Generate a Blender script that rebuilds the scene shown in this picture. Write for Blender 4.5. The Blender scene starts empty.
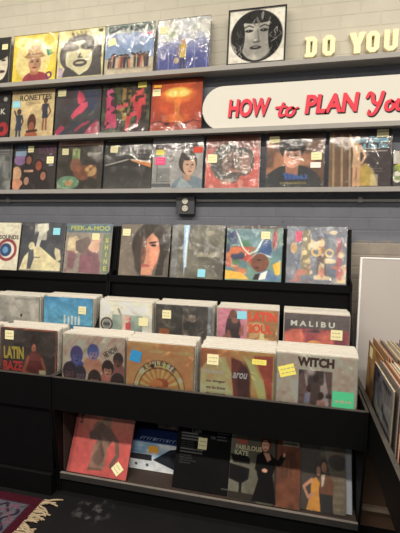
import bpy, bmesh, math, random
import numpy as np
from mathutils import Vector, Matrix

S = bpy.context.scene
C = S.collection

# ------------------------------------------------------------------ camera, world, lights, exposure
H, D = 1.2712, 2.3693
YAW, PITCH, ROLL, F = 0.2299, 0.0885, 0.0171, 395.6
cam_d = bpy.data.cameras.new('camera')
cam_d.sensor_fit = 'HORIZONTAL'
cam_d.sensor_width = 36.0
cam_d.lens = 36.0 * F / 400.0
cam_d.clip_start = 0.05
cam = bpy.data.objects.new('camera', cam_d)
C.objects.link(cam)
_f = Vector((-math.sin(YAW) * math.cos(PITCH), math.cos(YAW) * math.cos(PITCH), -math.sin(PITCH)))
_r = Vector((math.cos(YAW), math.sin(YAW), 0))
_u = _r.cross(_f)
_r2 = math.cos(ROLL) * _r + math.sin(ROLL) * _u
_u2 = -math.sin(ROLL) * _r + math.cos(ROLL) * _u
cam.matrix_world = Matrix(((_r2.x, _u2.x, -_f.x, 0), (_r2.y, _u2.y, -_f.y, -D), (_r2.z, _u2.z, -_f.z, H), (0, 0, 0, 1)))
S.camera = cam

W = bpy.data.worlds.new('room_air')
S.world = W
W.use_nodes = True
_bg = W.node_tree.nodes['Background']
_bg.inputs['Color'].default_value = (1.0, 0.96, 0.92, 1)
_bg.inputs['Strength'].default_value = 0.24


def area(name, loc, sx, sy, energy, col, rot=(0, 0, 0)):
    d = bpy.data.lights.new(name, 'AREA')
    d.shape = 'RECTANGLE'
    d.size, d.size_y = sx, sy
    d.energy = energy
    d.color = col
    o = bpy.data.objects.new(name, d)
    o.location = loc
    o.rotation_euler = rot
    C.objects.link(o)
    return o


WARM = (1.0, 0.90, 0.74)
area('ceiling_strip_light', (-1.65, -0.95, 3.25), 1.8, 0.05, 27, WARM)
area('ceiling_strip_light', (1.0, -0.95, 3.25), 1.5, 0.10, 23, WARM)
area('ceiling_strip_light', (-0.4, -2.75, 3.3), 4.6, 0.14, 215, (1.0, 0.92, 0.80))
area('ceiling_strip_light', (-0.4, -5.2, 3.3), 4.6, 0.16, 130, (1.0, 0.94, 0.86))

S.view_settings.view_transform = 'Standard'
S.view_settings.look = 'None'
S.view_settings.gamma = 1.0
S.view_settings.use_curve_mapping = False
S.view_settings.exposure = 0.0
try:
    S.cycles.transparent_max_bounces = 32
except Exception:
    pass

# ------------------------------------------------------------------ helpers


def lin(c):
    c = np.asarray(c, float) / 255.0
    return np.where(c <= 0.04045, c / 12.92, ((c + 0.055) / 1.055) ** 2.4)


def nmat(name):
    m = bpy.data.materials.new(name)
    m.use_nodes = True
    nt = m.node_tree
    return m, nt, nt.nodes['Principled BSDF']


def mat(name, col, rough=0.6, spec=0.3, noise=0.0, scale=30.0, bump=0.0, metal=0.0):
    m, nt, b = nmat(name)
    r, g, bl = lin(col)
    b.inputs['Roughness'].default_value = rough
    b.inputs['Specular IOR Level'].default_value = spec
    b.inputs['Metallic'].default_value = metal
    tc = nt.nodes.new('ShaderNodeTexCoord')
    nz = nt.nodes.new('ShaderNodeTexNoise')
    nz.inputs['Scale'].default_value = scale
    nz.inputs['Detail'].default_value = 4
    nt.links.new(tc.outputs['Object'], nz.inputs['Vector'])
    mx = nt.nodes.new('ShaderNodeMix')
    mx.data_type = 'RGBA'
    k = 1 - noise
    k2 = 1 + noise
    mx.inputs['A'].default_value = (r * k, g * k, bl * k, 1)
    mx.inputs['B'].default_value = (min(1, r * k2), min(1, g * k2), min(1, bl * k2), 1)
    nt.links.new(nz.outputs['Fac'], mx.inputs['Factor'])
    nt.links.new(mx.outputs['Result'], b.inputs['Base Color'])
    if bump:
        bp = nt.nodes.new('ShaderNodeBump')
        bp.inputs['Strength'].default_value = bump
        bp.inputs['Distance'].default_value = 0.004
        nt.links.new(nz.outputs['Fac'], bp.inputs['Height'])
        nt.links.new(bp.outputs['Normal'], b.inputs['Normal'])
    return m


def print_mat(name, rough, spec):
    m, nt, b = nmat(name)
    a = nt.nodes.new('ShaderNodeAttribute')
    a.attribute_name = 'ink'
    nt.links.new(a.outputs['Color'], b.inputs['Base Color'])
    b.inputs['Roughness'].default_value = rough
    b.inputs['Specular IOR Level'].default_value = spec
    return m


def film_mat(name, haze, rough, bump, fres=1.5, tint=(0.97, 0.97, 0.96)):
    """thin clear polythene: see-through, glossy, a little crumpled"""
    m = bpy.data.materials.new(name)
    m.use_nodes = True
    nt = m.node_tree
    nt.nodes.clear()
    N = nt.nodes.new
    out = N('ShaderNodeOutputMaterial')
    tr = N('ShaderNodeBsdfTransparent')
    tr.inputs['Color'].default_value = (*tint, 1)
    gl = N('ShaderNodeBsdfGlossy')
    gl.inputs['Roughness'].default_value = rough
    df = N('ShaderNodeBsdfDiffuse')
    df.inputs['Color'].default_value = (0.78, 0.74, 0.66, 1)
    m1 = N('ShaderNodeMixShader')
    m1.inputs['Fac'].default_value = haze
    m2 = N('ShaderNodeMixShader')
    fr = N('ShaderNodeFresnel')
    fr.inputs['IOR'].default_value = fres
    tc = N('ShaderNodeTexCoord')
    oi = N('ShaderNodeObjectInfo')
    ad = N('ShaderNodeVectorMath')
    ad.operation = 'ADD'
    nt.links.new(tc.outputs['Object'], ad.inputs[0])
    nt.links.new(oi.outputs['Location'], ad.inputs[1])
    mp = N('ShaderNodeMapping')
    mp.inputs['Scale'].default_value = (1.0, 1.0, 0.55)
    mp.inputs['Rotation'].default_value = (0, 0.6, 0)
    nt.links.new(ad.outputs[0], mp.inputs['Vector'])
    nz = N('ShaderNodeTexNoise')
    nz.inputs['Scale'].default_value = 15
    nz.inputs['Detail'].default_value = 3
    nz.inputs['Distortion'].default_value = 0.8
    nt.links.new(mp.outputs['Vector'], nz.inputs['Vector'])
    bp = N('ShaderNodeBump')
    bp.inputs['Strength'].default_value = bump
    bp.inputs['Distance'].default_value = 0.012
    nt.links.new(nz.outputs['Fac'], bp.inputs['Height'])
    nt.links.new(bp.outputs['Normal'], gl.inputs['Normal'])
    nt.links.new(bp.outputs['Normal'], fr.inputs['Normal'])
    nt.links.new(tr.outputs[0], m1.inputs[1])
    nt.links.new(df.outputs[0], m1.inputs[2])
    nt.links.new(fr.outputs[0], m2.inputs['Fac'])
    nt.links.new(m1.outputs[0], m2.inputs[1])
    nt.links.new(gl.outputs[0], m2.inputs[2])
    nt.links.new(m2.outputs[0], out.inputs['Surface'])
    return m


def obj(name, me, m=None, parent=None):
    if isinstance(me, bmesh.types.BMesh):
        d = bpy.data.meshes.new(name)
        me.to_mesh(d)
        me.free()
        me = d
    if m is not None:
        me.materials.clear()
        for q in (m if isinstance(m, (list, tuple)) else [m]):
            me.materials.append(q)
    o = bpy.data.objects.new(name, me)
    C.objects.link(o)
    if parent is not None:
        o.parent = parent
    return o


def tag(o, label=None, cat=None, group=None, kind=None):
    if label:
        o['label'] = label
    if cat:
        o['category'] = cat
    if group:
        o['group'] = group
    if kind:
        o['kind'] = kind
    return o


def thing(name, label, cat, loc=(0, 0, 0), rot=(0, 0, 0), group=None):
    o = bpy.data.objects.new(name, None)
    o.empty_display_size = 0.05
    C.objects.link(o)
    o.location = loc
    o.rotation_euler = rot
    return tag(o, label, cat, group)


def bx(bm, x0, x1, y0, y1, z0, z1, bevel=0.0):
    v = [bm.verts.new(p) for p in ((x0, y0, z0), (x1, y0, z0), (x1, y1, z0), (x0, y1, z0), (x0, y0, z1), (x1, y0, z1), (x1, y1, z1), (x0, y1, z1))]
    fs = [bm.faces.new([v[i] for i in q]) for q in ((3, 2, 1, 0), (4, 5, 6, 7), (0, 1, 5, 4), (1, 2, 6, 5), (2, 3, 7, 6), (3, 0, 4, 7))]
    if bevel:
        es = list({e for f in fs for e in f.edges})
        bmesh.ops.bevel(bm, geom=es, offset=bevel, segments=2, affect='EDGES', profile=0.5)
    return bm


def box(x0, x1, y0, y1, z0, z1, bevel=0.0):
    return bx(bmesh.new(), x0, x1, y0, y1, z0, z1, bevel)


def prism_x(prof, x0, x1):
    """profile in (y, z) swept along x"""
    bm = bmesh.new()
    a = [bm.verts.new((x0, y, z)) for y, z in prof]
    b = [bm.verts.new((x1, y, z)) for y, z in prof]
    n = len(prof)
    bm.faces.new(a)
    bm.faces.new(b[::-1])
    for i in range(n):
        bm.faces.new((a[i], b[i], b[(i + 1) % n], a[(i + 1) % n]))
    bmesh.ops.recalc_face_normals(bm, faces=bm.faces)
    return bm


def tube(bm, p0, p1, r, seg=14):
    p0, p1 = Vector(p0), Vector(p1)
    d = p1 - p0
    q = d.to_track_quat('Z', 'Y').to_matrix().to_4x4()
    bmesh.ops.create_cone(bm, cap_ends=True, segments=seg, radius1=r, radius2=r, depth=d.length, matrix=Matrix.Translation((p0 + p1) / 2) @ q)
    return bm


# ---- lettering ---------------------------------------------------
_txt = {}


def text_shape(s, bold=0.0, shear=0.0):
    """outline of a word as triangles inside a unit-height box; returns verts (n,2), faces, aspect"""
    k = (s, bold, shear)
    if k not in _txt:
        cu = bpy.data.curves.new('t', 'FONT')
        cu.body = s
        cu.offset = bold
        cu.shear = shear
        cu.resolution_u = 3
        o = bpy.data.objects.new('t', cu)
        C.objects.link(o)
        bpy.context.view_layer.update()
        me = bpy.data.meshes.new_from_object(o.evaluated_get(bpy.context.evaluated_depsgraph_get()))
        v = np.array([(q.co.x, q.co.y) for q in me.vertices])
        f = [tuple(p.vertices) for p in me.polygons]
        bpy.data.objects.remove(o)
        bpy.data.curves.remove(cu)
        bpy.data.meshes.remove(me)
        lo, hi = v.min(0), v.max(0)
        v = (v - lo) / (hi[1] - lo[1])
        _txt[k] = (v, f, (hi[0] - lo[0]) / (hi[1] - lo[1]))
    return _txt[k]


def curve_shape(splines, depth, name='s', bevel=0.0):
    """closed 2-D outlines (outer + holes) filled and extruded; lies in the xz plane, front towards -y"""
    cu = bpy.data.curves.new(name, 'CURVE')
    cu.dimensions = '2D'
    cu.fill_mode = 'BOTH'
    cu.extrude = depth / 2
    cu.bevel_depth = bevel
    for pts in splines:
        sp = cu.splines.new('POLY')
        sp.points.add(len(pts) - 1)
        for q, (x, z) in zip(sp.points, pts):
            q.co = (x, z, 0, 1)
        sp.use_cyclic_u = True
    o = bpy.data.objects.new('s', cu)
    C.objects.link(o)
    bpy.context.view_layer.update()
    me = bpy.data.meshes.new_from_object(o.evaluated_get(bpy.context.evaluated_depsgraph_get()))
    bpy.data.objects.remove(o)
    bpy.data.curves.remove(cu)
    me.transform(Matrix.Rotation(math.radians(90), 4, 'X'))
    me.name = name
    return me


# ---- printed artwork, painted as ink on a fine grid -----------------
class Art:
    def __init__(s, bg, n=124):
        s.n = n
        s.im = np.ones((n, n, 3)) * np.array(bg, float)
        g = (np.arange(n)) / (n - 1.0)
        s.u, s.v = np.meshgrid(g, g)
        s.words = []
        s.rng = np.random.default_rng(5)

    def put(s, m, col, a=1.0):
        m = np.clip(m, 0, 1)[..., None] * a
        s.im = s.im * (1 - m) + np.array(col, float) * m
        return s

    def ell(s, cx, cy, rx, ry, col, rot=0.0, a=1.0, soft=1.0):
        c, k = math.cos(rot), math.sin(rot)
        x, y = s.u - cx, s.v - cy
        X, Y = (c * x + k * y) / rx, (-k * x + c * y) / ry
        r = np.sqrt(X * X + Y * Y)
        return s.put((1 - r) * min(rx, ry) * s.n / soft + 0.5, col, a)

    def ring(s, cx, cy, r, w, col, a=1.0):
        d = np.abs(np.hypot(s.u - cx, s.v - cy) - r)
        return s.put((w / 2 - d) * s.n + 0.5, col, a)

    def rect(s, x0, y0, x1, y1, col, a=1.0):
        m = np.clip((s.u - x0) * s.n + .5, 0, 1) * np.clip((x1 - s.u) * s.n + .5, 0, 1) * np.clip((s.v - y0) * s.n + .5, 0, 1) * np.clip((y1 - s.v) * s.n + .5, 0, 1)
        return s.put(m, col, a)

    def poly(s, pts, col, a=1.0):
        acc = np.zeros_like(s.u)
        for du, dv in ((-.25, -.25), (.25, -.25), (-.25, .25), (.25, .25)):
            x, y = s.u + du / s.n, s.v + dv / s.n
            ins = np.zeros(x.shape, bool)
            for i in range(len(pts)):
                (x1, y1), (x2, y2) = pts[i - 1], pts[i]
                if y1 == y2:
                    continue
                ins ^= ((y1 > y) != (y2 > y)) & (x < (x2 - x1) * (y - y1) / (y2 - y1) + x1)
            acc += ins / 4.0
        return s.put(acc, col, a)

    def line(s, pts, w, col, a=1.0):
        d = np.full_like(s.u, 9.0)
        for (x1, y1), (x2, y2) in zip(pts[:-1], pts[1:]):
            L = max((x2 - x1) ** 2 + (y2 - y1) ** 2, 1e-9)
            t = np.clip(((s.u - x1) * (x2 - x1) + (s.v - y1) * (y2 - y1)) / L, 0, 1)
            d = np.minimum(d, np.hypot(s.u - x1 - t * (x2 - x1), s.v - y1 - t * (y2 - y1)))
        return s.put((w / 2 - d) * s.n + .5, col, a)

    def grad(s, c0, c1, ax='v', x0=0, x1=1):
        t = np.clip(((s.v if ax == 'v' else s.u) - x0) / (x1 - x0), 0, 1)[..., None]
        s.im = np.array(c0, float) * (1 - t) + np.array(c1, float) * t
        return s

    def field(s, k, seed):
        r = np.random.default_rng(seed)
        g = r.random((k + 2, k + 2))
        x, y = s.u * k, s.v * k
        i, j = x.astype(int), y.astype(int)
        fx, fy = x - i, y - j
        fx, fy = fx * fx * (3 - 2 * fx), fy * fy * (3 - 2 * fy)
        return (g[j, i] * (1 - fx) + g[j, i + 1] * fx) * (1 - fy) + (g[j + 1, i] * (1 - fx) + g[j + 1, i + 1] * fx) * fy

    def noise(s, amp, k=12, seed=1):
        f = s.field(k, seed) * .6 + s.field(k * 2, seed + 9) * .4
        s.im = np.clip(s.im * (1 + (f[..., None] - .5) * 2 * amp), 0, 255)
        return s

    def cloud(s, col, k, seed, lo=.5, hi=.7, a=1.0, box=None):
        m = np.clip((s.field(k, seed) - lo) / (hi - lo), 0, 1)
        if box:
            x0, y0, x1, y1 = box
            m = m * (s.u > x0) * (s.u < x1) * (s.v > y0) * (s.v < y1)
        return s.put(m, col, a)

    def face(s, cx, cy, r, skin, hair, lips=None, dark=None):
        skin = np.array(skin, float)
        dark = np.array(dark if dark is not None else skin * .38)
        s.ell(cx, cy, .78 * r, 1.02 * r, skin)
        s.ell(cx + .38 * r, cy + .15 * r, .42 * r, .8 * r, skin * .82, a=.55, soft=4)
        s.ell(cx, cy - .78 * r, .74 * r, .32 * r, hair)
        for k in (-1, 1):
            s.ell(cx + k * .33 * r, cy - .12 * r, .17 * r, .085 * r, dark)
            s.line([(cx + k * .16 * r, cy - .31 * r), (cx + k * .52 * r, cy - .33 * r)], .07 * r, dark, .8)
        s.line([(cx + .03 * r, cy - .05 * r), (cx + .09 * r, cy + .28 * r), (cx - .05 * r, cy + .3 * r)], .07 * r, skin * .62, .8)
        s.ell(cx, cy + .56 * r, .3 * r, .1 * r, lips if lips is not None else dark)
        return s

    def bust(s, cx, cy, r, skin, hair, cloth, lips=None, long=0.0, beard=False):
        s.ell(cx, cy + 2.75 * r, 2.15 * r, 1.35 * r, cloth)
        if long:
            s.ell(cx, cy + long * .5 * r, 1.1 * r, (1.0 + .6 * long) * r, hair)
        s.rect(cx - .36 * r, cy + .6 * r, cx + .36 * r, cy + 1.6 * r, np.array(skin, float) * .8)
        s.ell(cx, cy - .2 * r, .98 * r, 1.14 * r, hair)
        s.face(cx, cy + .05 * r, .95 * r, skin, hair, lips)
        if beard:
            s.ell(cx, cy + .82 * r, .62 * r, .42 * r, hair, a=.9)
            s.ell(cx, cy + .6 * r, .26 * r, .07 * r, np.array(skin, float) * .6)
        return s

    def stand(s, cx, top, h, skin, hair, cloth, legs, arms=((-.12, .30), (.12, .30)), wide=1.0):
        r = h * .075
        w = h * .11 * wide
        for ax, ay in arms:
            k = -1 if ax < 0 else 1
            s.line([(cx + k * w * .85, top + h * .19), (cx + ax * h * 1.2, top + ay * h), (cx + ax * h * .7, top + (ay + .14) * h)], h * .045, skin)
        s.line([(cx - w * .4, top + h * .5), (cx - w * .5, top + h * .98)], h * .065, legs)
        s.line([(cx + w * .4, top + h * .5), (cx + w * .5, top + h * .98)], h * .065, legs)
        s.poly([(cx - w, top + h * .165), (cx + w, top + h * .165), (cx + w * .72, top + h * .36), (cx + w * .98, top + h * .62), (cx - w * .98, top + h * .62), (cx - w * .72, top + h * .36)], cloth)
        s.rect(cx - r * .35, top + h * .12, cx + r * .35, top + h * .18, skin)
        s.ell(cx, top + h * .07, r * .95, r * 1.15, hair)
        s.ell(cx, top + h * .083, r * .68, r * .92, skin)
        return s

    def word(s, t, cx, cy, h, col, w=None, bold=0.0, rot=0.0, shear=0.0):
        """a printed word centred on (cx, cy), letter height h, optionally squeezed to width w"""
        s.words.append((t, cx, cy, h, col, w, bold, rot, shear))
        return s

    def scrawl(s, n, cx, cy, h, col, w=None, bold=0.0, rot=0.0, shear=0.0):
        """lettering too small or faint to read: a row of irregular letter-sized marks"""
        r = np.random.default_rng(n * 7 + int(cx * 100))
        w = w or h * n * .7
        c, k = math.cos(rot), -math.sin(rot)
        for i in range(n):
            p = (i + .5) / n * w - w / 2
            q = w / n * .28
            pts = [(p - q, h * .45 * r.choice((-1, .2))), (p - q * r.random(), -h * .45), (p + q * r.random(), h * .4), (p + q, -h * .4 * r.random())]
            s.line([(cx + x * c - y * k, cy + x * k + y * c) for x, y in pts], h * .2, col, .85)
        return s

    def lines_of_print(s, x0, y0, x1, n, dy, col, w=.008, seed=3):
        r = np.random.default_rng(seed)
        for i in range(n):
            x = x0
            y = y0 + i * dy
            end = x1 - r.random() * (x1 - x0) * .35
            while x < end:
                q = x + .02 + r.random() * .05
                s.line([(x, y), (min(q, end), y)], w, col, .85)
                x = q + .018
        return s


def art_mesh(name, art, w, h, t, edge, gain=1.0, z0=0.0):
    """a card w x h x t with the artwork printed on its front (-y) face"""
    n = art.n
    X = (art.u - .5) * w
    Z = z0 + (1 - art.v) * h
    v = np.stack([X.ravel(), np.full(n * n, -t / 2), Z.ravel()], 1)
    im = art.im.reshape(-1, 3)
    if n > 20:
        g = art.im.copy()
        g[1:-1, 1:-1] = sum(art.im[1 + p:n - 1 + p, 1 + q:n - 1 + q] for p in (-1, 0, 1) for q in (-1, 0, 1)) / 9.0
        sd = int(abs(art.im.sum())) % 9973
        f = (art.field(7, sd) - .5) * .14 + (art.field(19, sd + 1) - .5) * .11 + (art.field(37, sd + 2) - .5) * .07
        im = np.clip((g * .4 + art.im * .6) * (1 + f[..., None]), 0, 255).reshape(-1, 3)
    im = im * .88 + im.mean(1, keepdims=True) * .12
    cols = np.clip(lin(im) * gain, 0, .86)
    i = np.arange(n * n).reshape(n, n)
    faces = np.stack([i[1:, :-1], i[1:, 1:], i[:-1, 1:], i[:-1, :-1]], -1).reshape(-1, 4).tolist()
    V, K = [v], [cols]
    b = len(v)
    x, y = w / 2, t / 2
    V.append(np.array([(-x, -y, z0), (x, -y, z0), (x, y, z0), (-x, y, z0), (-x, -y, z0 + h), (x, -y, z0 + h), (x, y, z0 + h), (-x, y, z0 + h)]))
    K.append(np.tile(np.clip(lin(edge) * gain, 0, .86), (8, 1)))
    faces += [[b + q for q in f] for f in ((3, 2, 1, 0), (4, 5, 6, 7), (1, 2, 6, 5), (2, 3, 7, 6), (3, 0, 4, 7))]
    b += 8
    for (s, cx, cy, hh, col, ww, bold, rot, shear) in art.words:
        tv, tf, asp = text_shape(s, bold + .018, shear)
        q = tv.copy()
        q[:, 0] = (q[:, 0] / asp - .5) * (ww if ww else hh * asp)
        q[:, 1] = (q[:, 1] - .5) * hh
        c, k = math.cos(rot), math.sin(rot)
        px, pz = q[:, 0] * c - q[:, 1] * k, q[:, 0] * k + q[:, 1] * c
        V.append(np.stack([(cx - .5 + px) * w, np.full(len(q), -t / 2 - .0004), z0 + (1 - cy + pz) * h], 1))
        K.append(np.tile(np.clip(lin(col) * gain, 0, .86), (len(q), 1)))
        faces += [[b + j for j in f] for f in tf]
        b += len(q)
    V = np.concatenate(V)
    K = np.concatenate(K)
    me = bpy.data.meshes.new(name)
    me.from_pydata(V.tolist(), [], faces)
    at = me.color_attributes.new('ink', 'FLOAT_COLOR', 'POINT')
    at.data.foreach_set('color', np.concatenate([K, np.ones((len(K), 1))], 1).astype(np.float32).ravel())
    me.update()
    return me


M = {}
M['print'] = print_mat('printed_card', 0.55, 0.25)
M['matt_print'] = print_mat('matt_printed_card', 0.8, 0.1)
M['film'] = film_mat('clear_polythene', 0.010, 0.08, 0.36, 1.36)
M['crinkled'] = film_mat('crinkled_polythene', 0.03, 0.12, 1.0, 1.5)
M['milky'] = film_mat('milky_polythene', 0.72, 0.25, 0.3, 1.35)
M['black'] = mat('black_painted_wood', (9, 9, 10), 0.55, 0.12, 0.25, 14, 0.05)
M['worn'] = mat('worn_black_edge', (62, 58, 54), 0.6, 0.3, 0.45, 40)
M['dark_in'] = mat('dark_inner_board', (58, 48, 43), 0.7, 0.2, 0.2, 10)
M['shelf'] = mat('grey_painted_shelf', (150, 147, 143), 0.55, 0.3, 0.08, 20)
M['steel'] = mat('galvanised_steel', (158, 156, 152), 0.45, 0.4, 0.12, 50)
M['box_grey'] = mat('grey_painted_steel', (70, 71, 74), 0.45, 0.4, 0.1, 40)
M['ivory'] = mat('ivory_plastic', (214, 208, 190), 0.4, 0.4, 0.03, 30)
M['slot'] = mat('dark_slot', (20, 20, 20), 0.6, 0.2)
M['sign'] = mat('ivory_sign_face', (204, 200, 190), 0.4, 0.35, 0.02, 6)
M['red'] = mat('red_sign_paint', (214, 44, 66), 0.45, 0.3, 0.05, 30)
M['ink'] = mat('black_sign_paint', (24, 20, 20), 0.5, 0.3)
M['cream'] = mat('cream_painted_letter', (244, 232, 186), 0.5, 0.3, 0.03, 30)
M['sticker'] = mat('pale_yellow_paper', (228, 220, 172), 0.7, 0.2, 0.05, 60)
M['sticker_y'] = mat('bright_yellow_paper', (226, 214, 104), 0.7, 0.2, 0.05, 60)
M['sticker_b'] = mat('pale_blue_paper', (140, 205, 222), 0.7, 0.2, 0.05, 60)
M['sticker_db'] = mat('mid_blue_paper', (48, 128, 178), 0.7, 0.2, 0.05, 60)
M['sticker_o'] = mat('orange_paper', (245, 180, 70), 0.7, 0.2, 0.05, 60)
M['sticker_g'] = mat('green_paper', (74, 178, 128), 0.7, 0.2, 0.1, 60)
M['sticker_p'] = mat('pink_paper', (238, 80, 130), 0.7, 0.2, 0.05, 60)
M['sticker_w'] = mat('white_paper', (232, 230, 222), 0.7, 0.2, 0.03, 60)
M['sticker_r'] = mat('red_paper', (222, 70, 50), 0.7, 0.2, 0.05, 60)
M['board'] = mat('off_white_laminate', (182, 175, 170), 0.45, 0.3, 0.02, 3)
M['board_edge'] = mat('white_edging', (240, 238, 236), 0.4, 0.3, 0.02, 10)
M['brown'] = mat('brown_board', (96, 74, 58), 0.7, 0.2, 0.2, 12)
M['glass'] = film_mat('picture_glass', 0.0, 0.02, 0.0, 1.3, (0.99, 0.99, 0.99))
M['frame'] = mat('black_frame', (28, 26, 25), 0.4, 0.4)
M['fringe'] = mat('cream_cotton_fringe', (146, 130, 106), 0.9, 0.1, 0.3, 60)
M['wool'] = print_mat('woven_wool', 0.95, 0.05)

# ------------------------------------------------------------------ the room


def wall_material():
    m, nt, b = nmat('painted_brick')
    N = nt.nodes.new
    L = nt.links.new
    tc = N('ShaderNodeTexCoord')
    sep = N('ShaderNodeSeparateXYZ')
    L(tc.outputs['Object'], sep.inputs[0])
    cmb = N('ShaderNodeCombineXYZ')
    L(sep.outputs['X'], cmb.inputs['X'])
    L(sep.outputs['Z'], cmb.inputs['Y'])
    br = N('ShaderNodeTexBrick')
    br.inputs['Scale'].default_value = 1.0
    br.inputs['Brick Width'].default_value = 0.205
    br.inputs['Row Height'].default_value = 0.068
    br.inputs['Mortar Size'].default_value = 0.006
    br.inputs['Mortar Smooth'].default_value = 0.6
    L(cmb.outputs[0], br.inputs['Vector'])
    nz = N('ShaderNodeTexNoise')
    nz.inputs['Scale'].default_value = 9
    nz.inputs['Detail'].default_value = 6
    L(tc.outputs['Object'], nz.inputs['Vector'])
    fine = N('ShaderNodeTexNoise')
    fine.inputs['Scale'].default_value = 60
    fine.inputs['Detail'].default_value = 4
    L(tc.outputs['Object'], fine.inputs['Vector'])

    def ramp(src, a, bb):
        r = N('ShaderNodeMapRange')
        r.inputs['From Min'].default_value = a
        r.inputs['From Max'].default_value = bb
        L(src, r.inputs['Value'])
        return r.outputs[0]

    def math_(op, a, bb):
        q = N('ShaderNodeMath')
        q.operation = op
        for i, s in enumerate((a, bb)):
            if isinstance(s, (int, float)):
                q.inputs[i].default_value = s
            else:
                L(s, q.inputs[i])
        return q.outputs[0]

    def mixc(f, a, bb):
        x = N('ShaderNodeMix')
        x.data_type = 'RGBA'
        for k, s in (('A', a), ('B', bb)):
            if isinstance(s, tuple):
                r, g, l = lin(s)
                x.inputs[k].default_value = (r, g, l, 1)
            else:
                L(s, x.inputs[k])
        L(f, x.inputs['Factor'])
        return x.outputs['Result']
    grey = mixc(nz.outputs['Fac'], (102, 105, 114), (122, 124, 132))
    pale = mixc(nz.outputs['Fac'], (176, 171, 156), (198, 192, 176))
    bare = mixc(nz.outputs['Fac'], (120, 112, 104), (168, 158, 146))
    # the wall is painted slate grey up to the top shelf; above it the old cream coat shows
    up = ramp(sep.outputs['Z'], 2.172, 2.18)
    # low down at the right the grey coat stops a few courses above the board
    wob = math_('MULTIPLY', nz.outputs['Fac'], 0.10)
    low = math_('MULTIPLY', ramp(math_('ADD', sep.outputs['Z'], wob), 1.285, 1.265), ramp(sep.outputs['X'], 0.30, 0.33))
    col = mixc(up, grey, pale)
    col = mixc(low, col, bare)
    # chips and old fixing holes
    vo = N('ShaderNodeTexVoronoi')
    vo.inputs['Scale'].default_value = 5.5
    L(tc.outputs['Object'], vo.inputs['Vector'])
    col = mixc(ramp(vo.outputs['Distance'], 0.055, 0.045), col, (54, 50, 46))
    # joints hold a little more dirt
    col = mixc(math_('MULTIPLY', br.outputs['Fac'], 0.06), col, (86, 82, 78))
    L(col, b.inputs['Base Color'])
    b.inputs['Roughness'].default_value = 0.55
    b.inputs['Specular IOR Level'].default_value = 0.3
    hgt = math_('ADD', math_('MULTIPLY', br.outputs['Fac'], -1.0), math_('MULTIPLY', fine.outputs['Fac'], 0.35))
    bp = N('ShaderNodeBump')
    bp.inputs['Strength'].default_value = 0.32
    bp.inputs['Distance'].default_value = 0.006
    L(hgt, bp.inputs['Height'])
    L(bp.outputs['Normal'], b.inputs['Normal'])
    return m


def floor_material():
    m, nt, b = nmat('dark_sealed_concrete')
    N = nt.nodes.new
    L = nt.links.new
    tc = N('ShaderNodeTexCoord')
    a = N('ShaderNodeTexNoise')
    a.inputs['Scale'].default_value = 5
    a.inputs['Detail'].default_value = 8
    a.inputs['Roughness'].default_value = 0.65
    L(tc.outputs['Object'], a.inputs['Vector'])
    r = N('ShaderNodeValToRGB')
    e = r.color_ramp.elements
    e[0].position, e[1].position = 0.35, 0.72
    e[0].color = (*lin((14, 14, 16)), 1)
    e[1].color = (*lin((26, 25, 27)), 1)
    x = r.color_ramp.elements.new(0.66)
    x.color = (*lin((19, 18, 20)), 1)
    L(a.outputs['Fac'], r.inputs['Fac'])
    # a worn pale scuff in front of the open shelf
    mp = N('ShaderNodeMapping')
    mp.inputs['Location'].default_value = (0.84, 0.83, 0)
    L(tc.outputs['Object'], mp.inputs['Vector'])
    ln = N('ShaderNodeVectorMath')
    ln.operation = 'LENGTH'
    L(mp.outputs['Vector'], ln.inputs[0])
    f = N('ShaderNodeMapRange')
    f.inputs['From Min'].default_value = 0.10
    f.inputs['From Max'].default_value = 0.02
    L(ln.outputs['Value'], f.inputs['Value'])
    n2 = N('ShaderNodeTexNoise')
    n2.inputs['Scale'].default_value = 18
    n2.inputs['Detail'].default_value = 6
    L(tc.outputs['Object'], n2.inputs['Vector'])
    mu = N('ShaderNodeMath')
    mu.operation = 'MULTIPLY'
    n3 = N('ShaderNodeMapRange')
    n3.inputs['From Min'].default_value = 0.52
    n3.inputs['From Max'].default_value = 0.75
    L(n2.outputs['Fac'], n3.inputs['Value'])
    L(f.outputs[0], mu.inputs[0])
    L(n3.outputs[0], mu.inputs[1])
    mx = N('ShaderNodeMix')
    mx.data_type = 'RGBA'
    mx.inputs['B'].default_value = (*lin((104, 101, 99)), 1)
    L(r.outputs['Color'], mx.inputs['A'])
    L(mu.outputs[0], mx.inputs['Factor'])
    L(mx.outputs['Result'], b.inputs['Base Color'])
    b.inputs['Roughness'].default_value = 0.55
    b.inputs['Specular IOR Level'].default_value = 0.2
    bp = N('ShaderNodeBump')
    bp.inputs['Strength'].default_value = 0.15
    L(a.outputs['Fac'], bp.inputs['Height'])
    L(bp.outputs['Normal'], b.inputs['Normal'])
    return m


tag(obj('wall_back', box(-3.6, 2.6, 0, 0.12, 0, 3.4), wall_material()), kind='structure')
tag(obj('floor', box(-3.6, 2.6, -4.2, 0.12, -0.1, 0), floor_material()), kind='structure')

# ------------------------------------------------------------------ wall shelves
SH = (2.168, 1.829, 1.495)
for z, lab in zip(SH, ('long grey wall shelf, the topmost, carrying the framed picture', 'long grey wall shelf carrying the red lettered ivory sign', 'long grey wall shelf, the lowest, above the conduit and outlet')):
    t = thing('wall_shelf', lab, 'shelf', (-0.9, 0, z), group='long grey wall shelves')
    obj('shelf_board', box(-2.4, 2.2, -0.1, -0.001, 0.006, 0.022), M['shelf'], t)
    obj('shelf_lip', box(-2.4, 2.2, -0.112, -0.1, 0, 0.026, 0.0015), M['shelf'], t)

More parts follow.
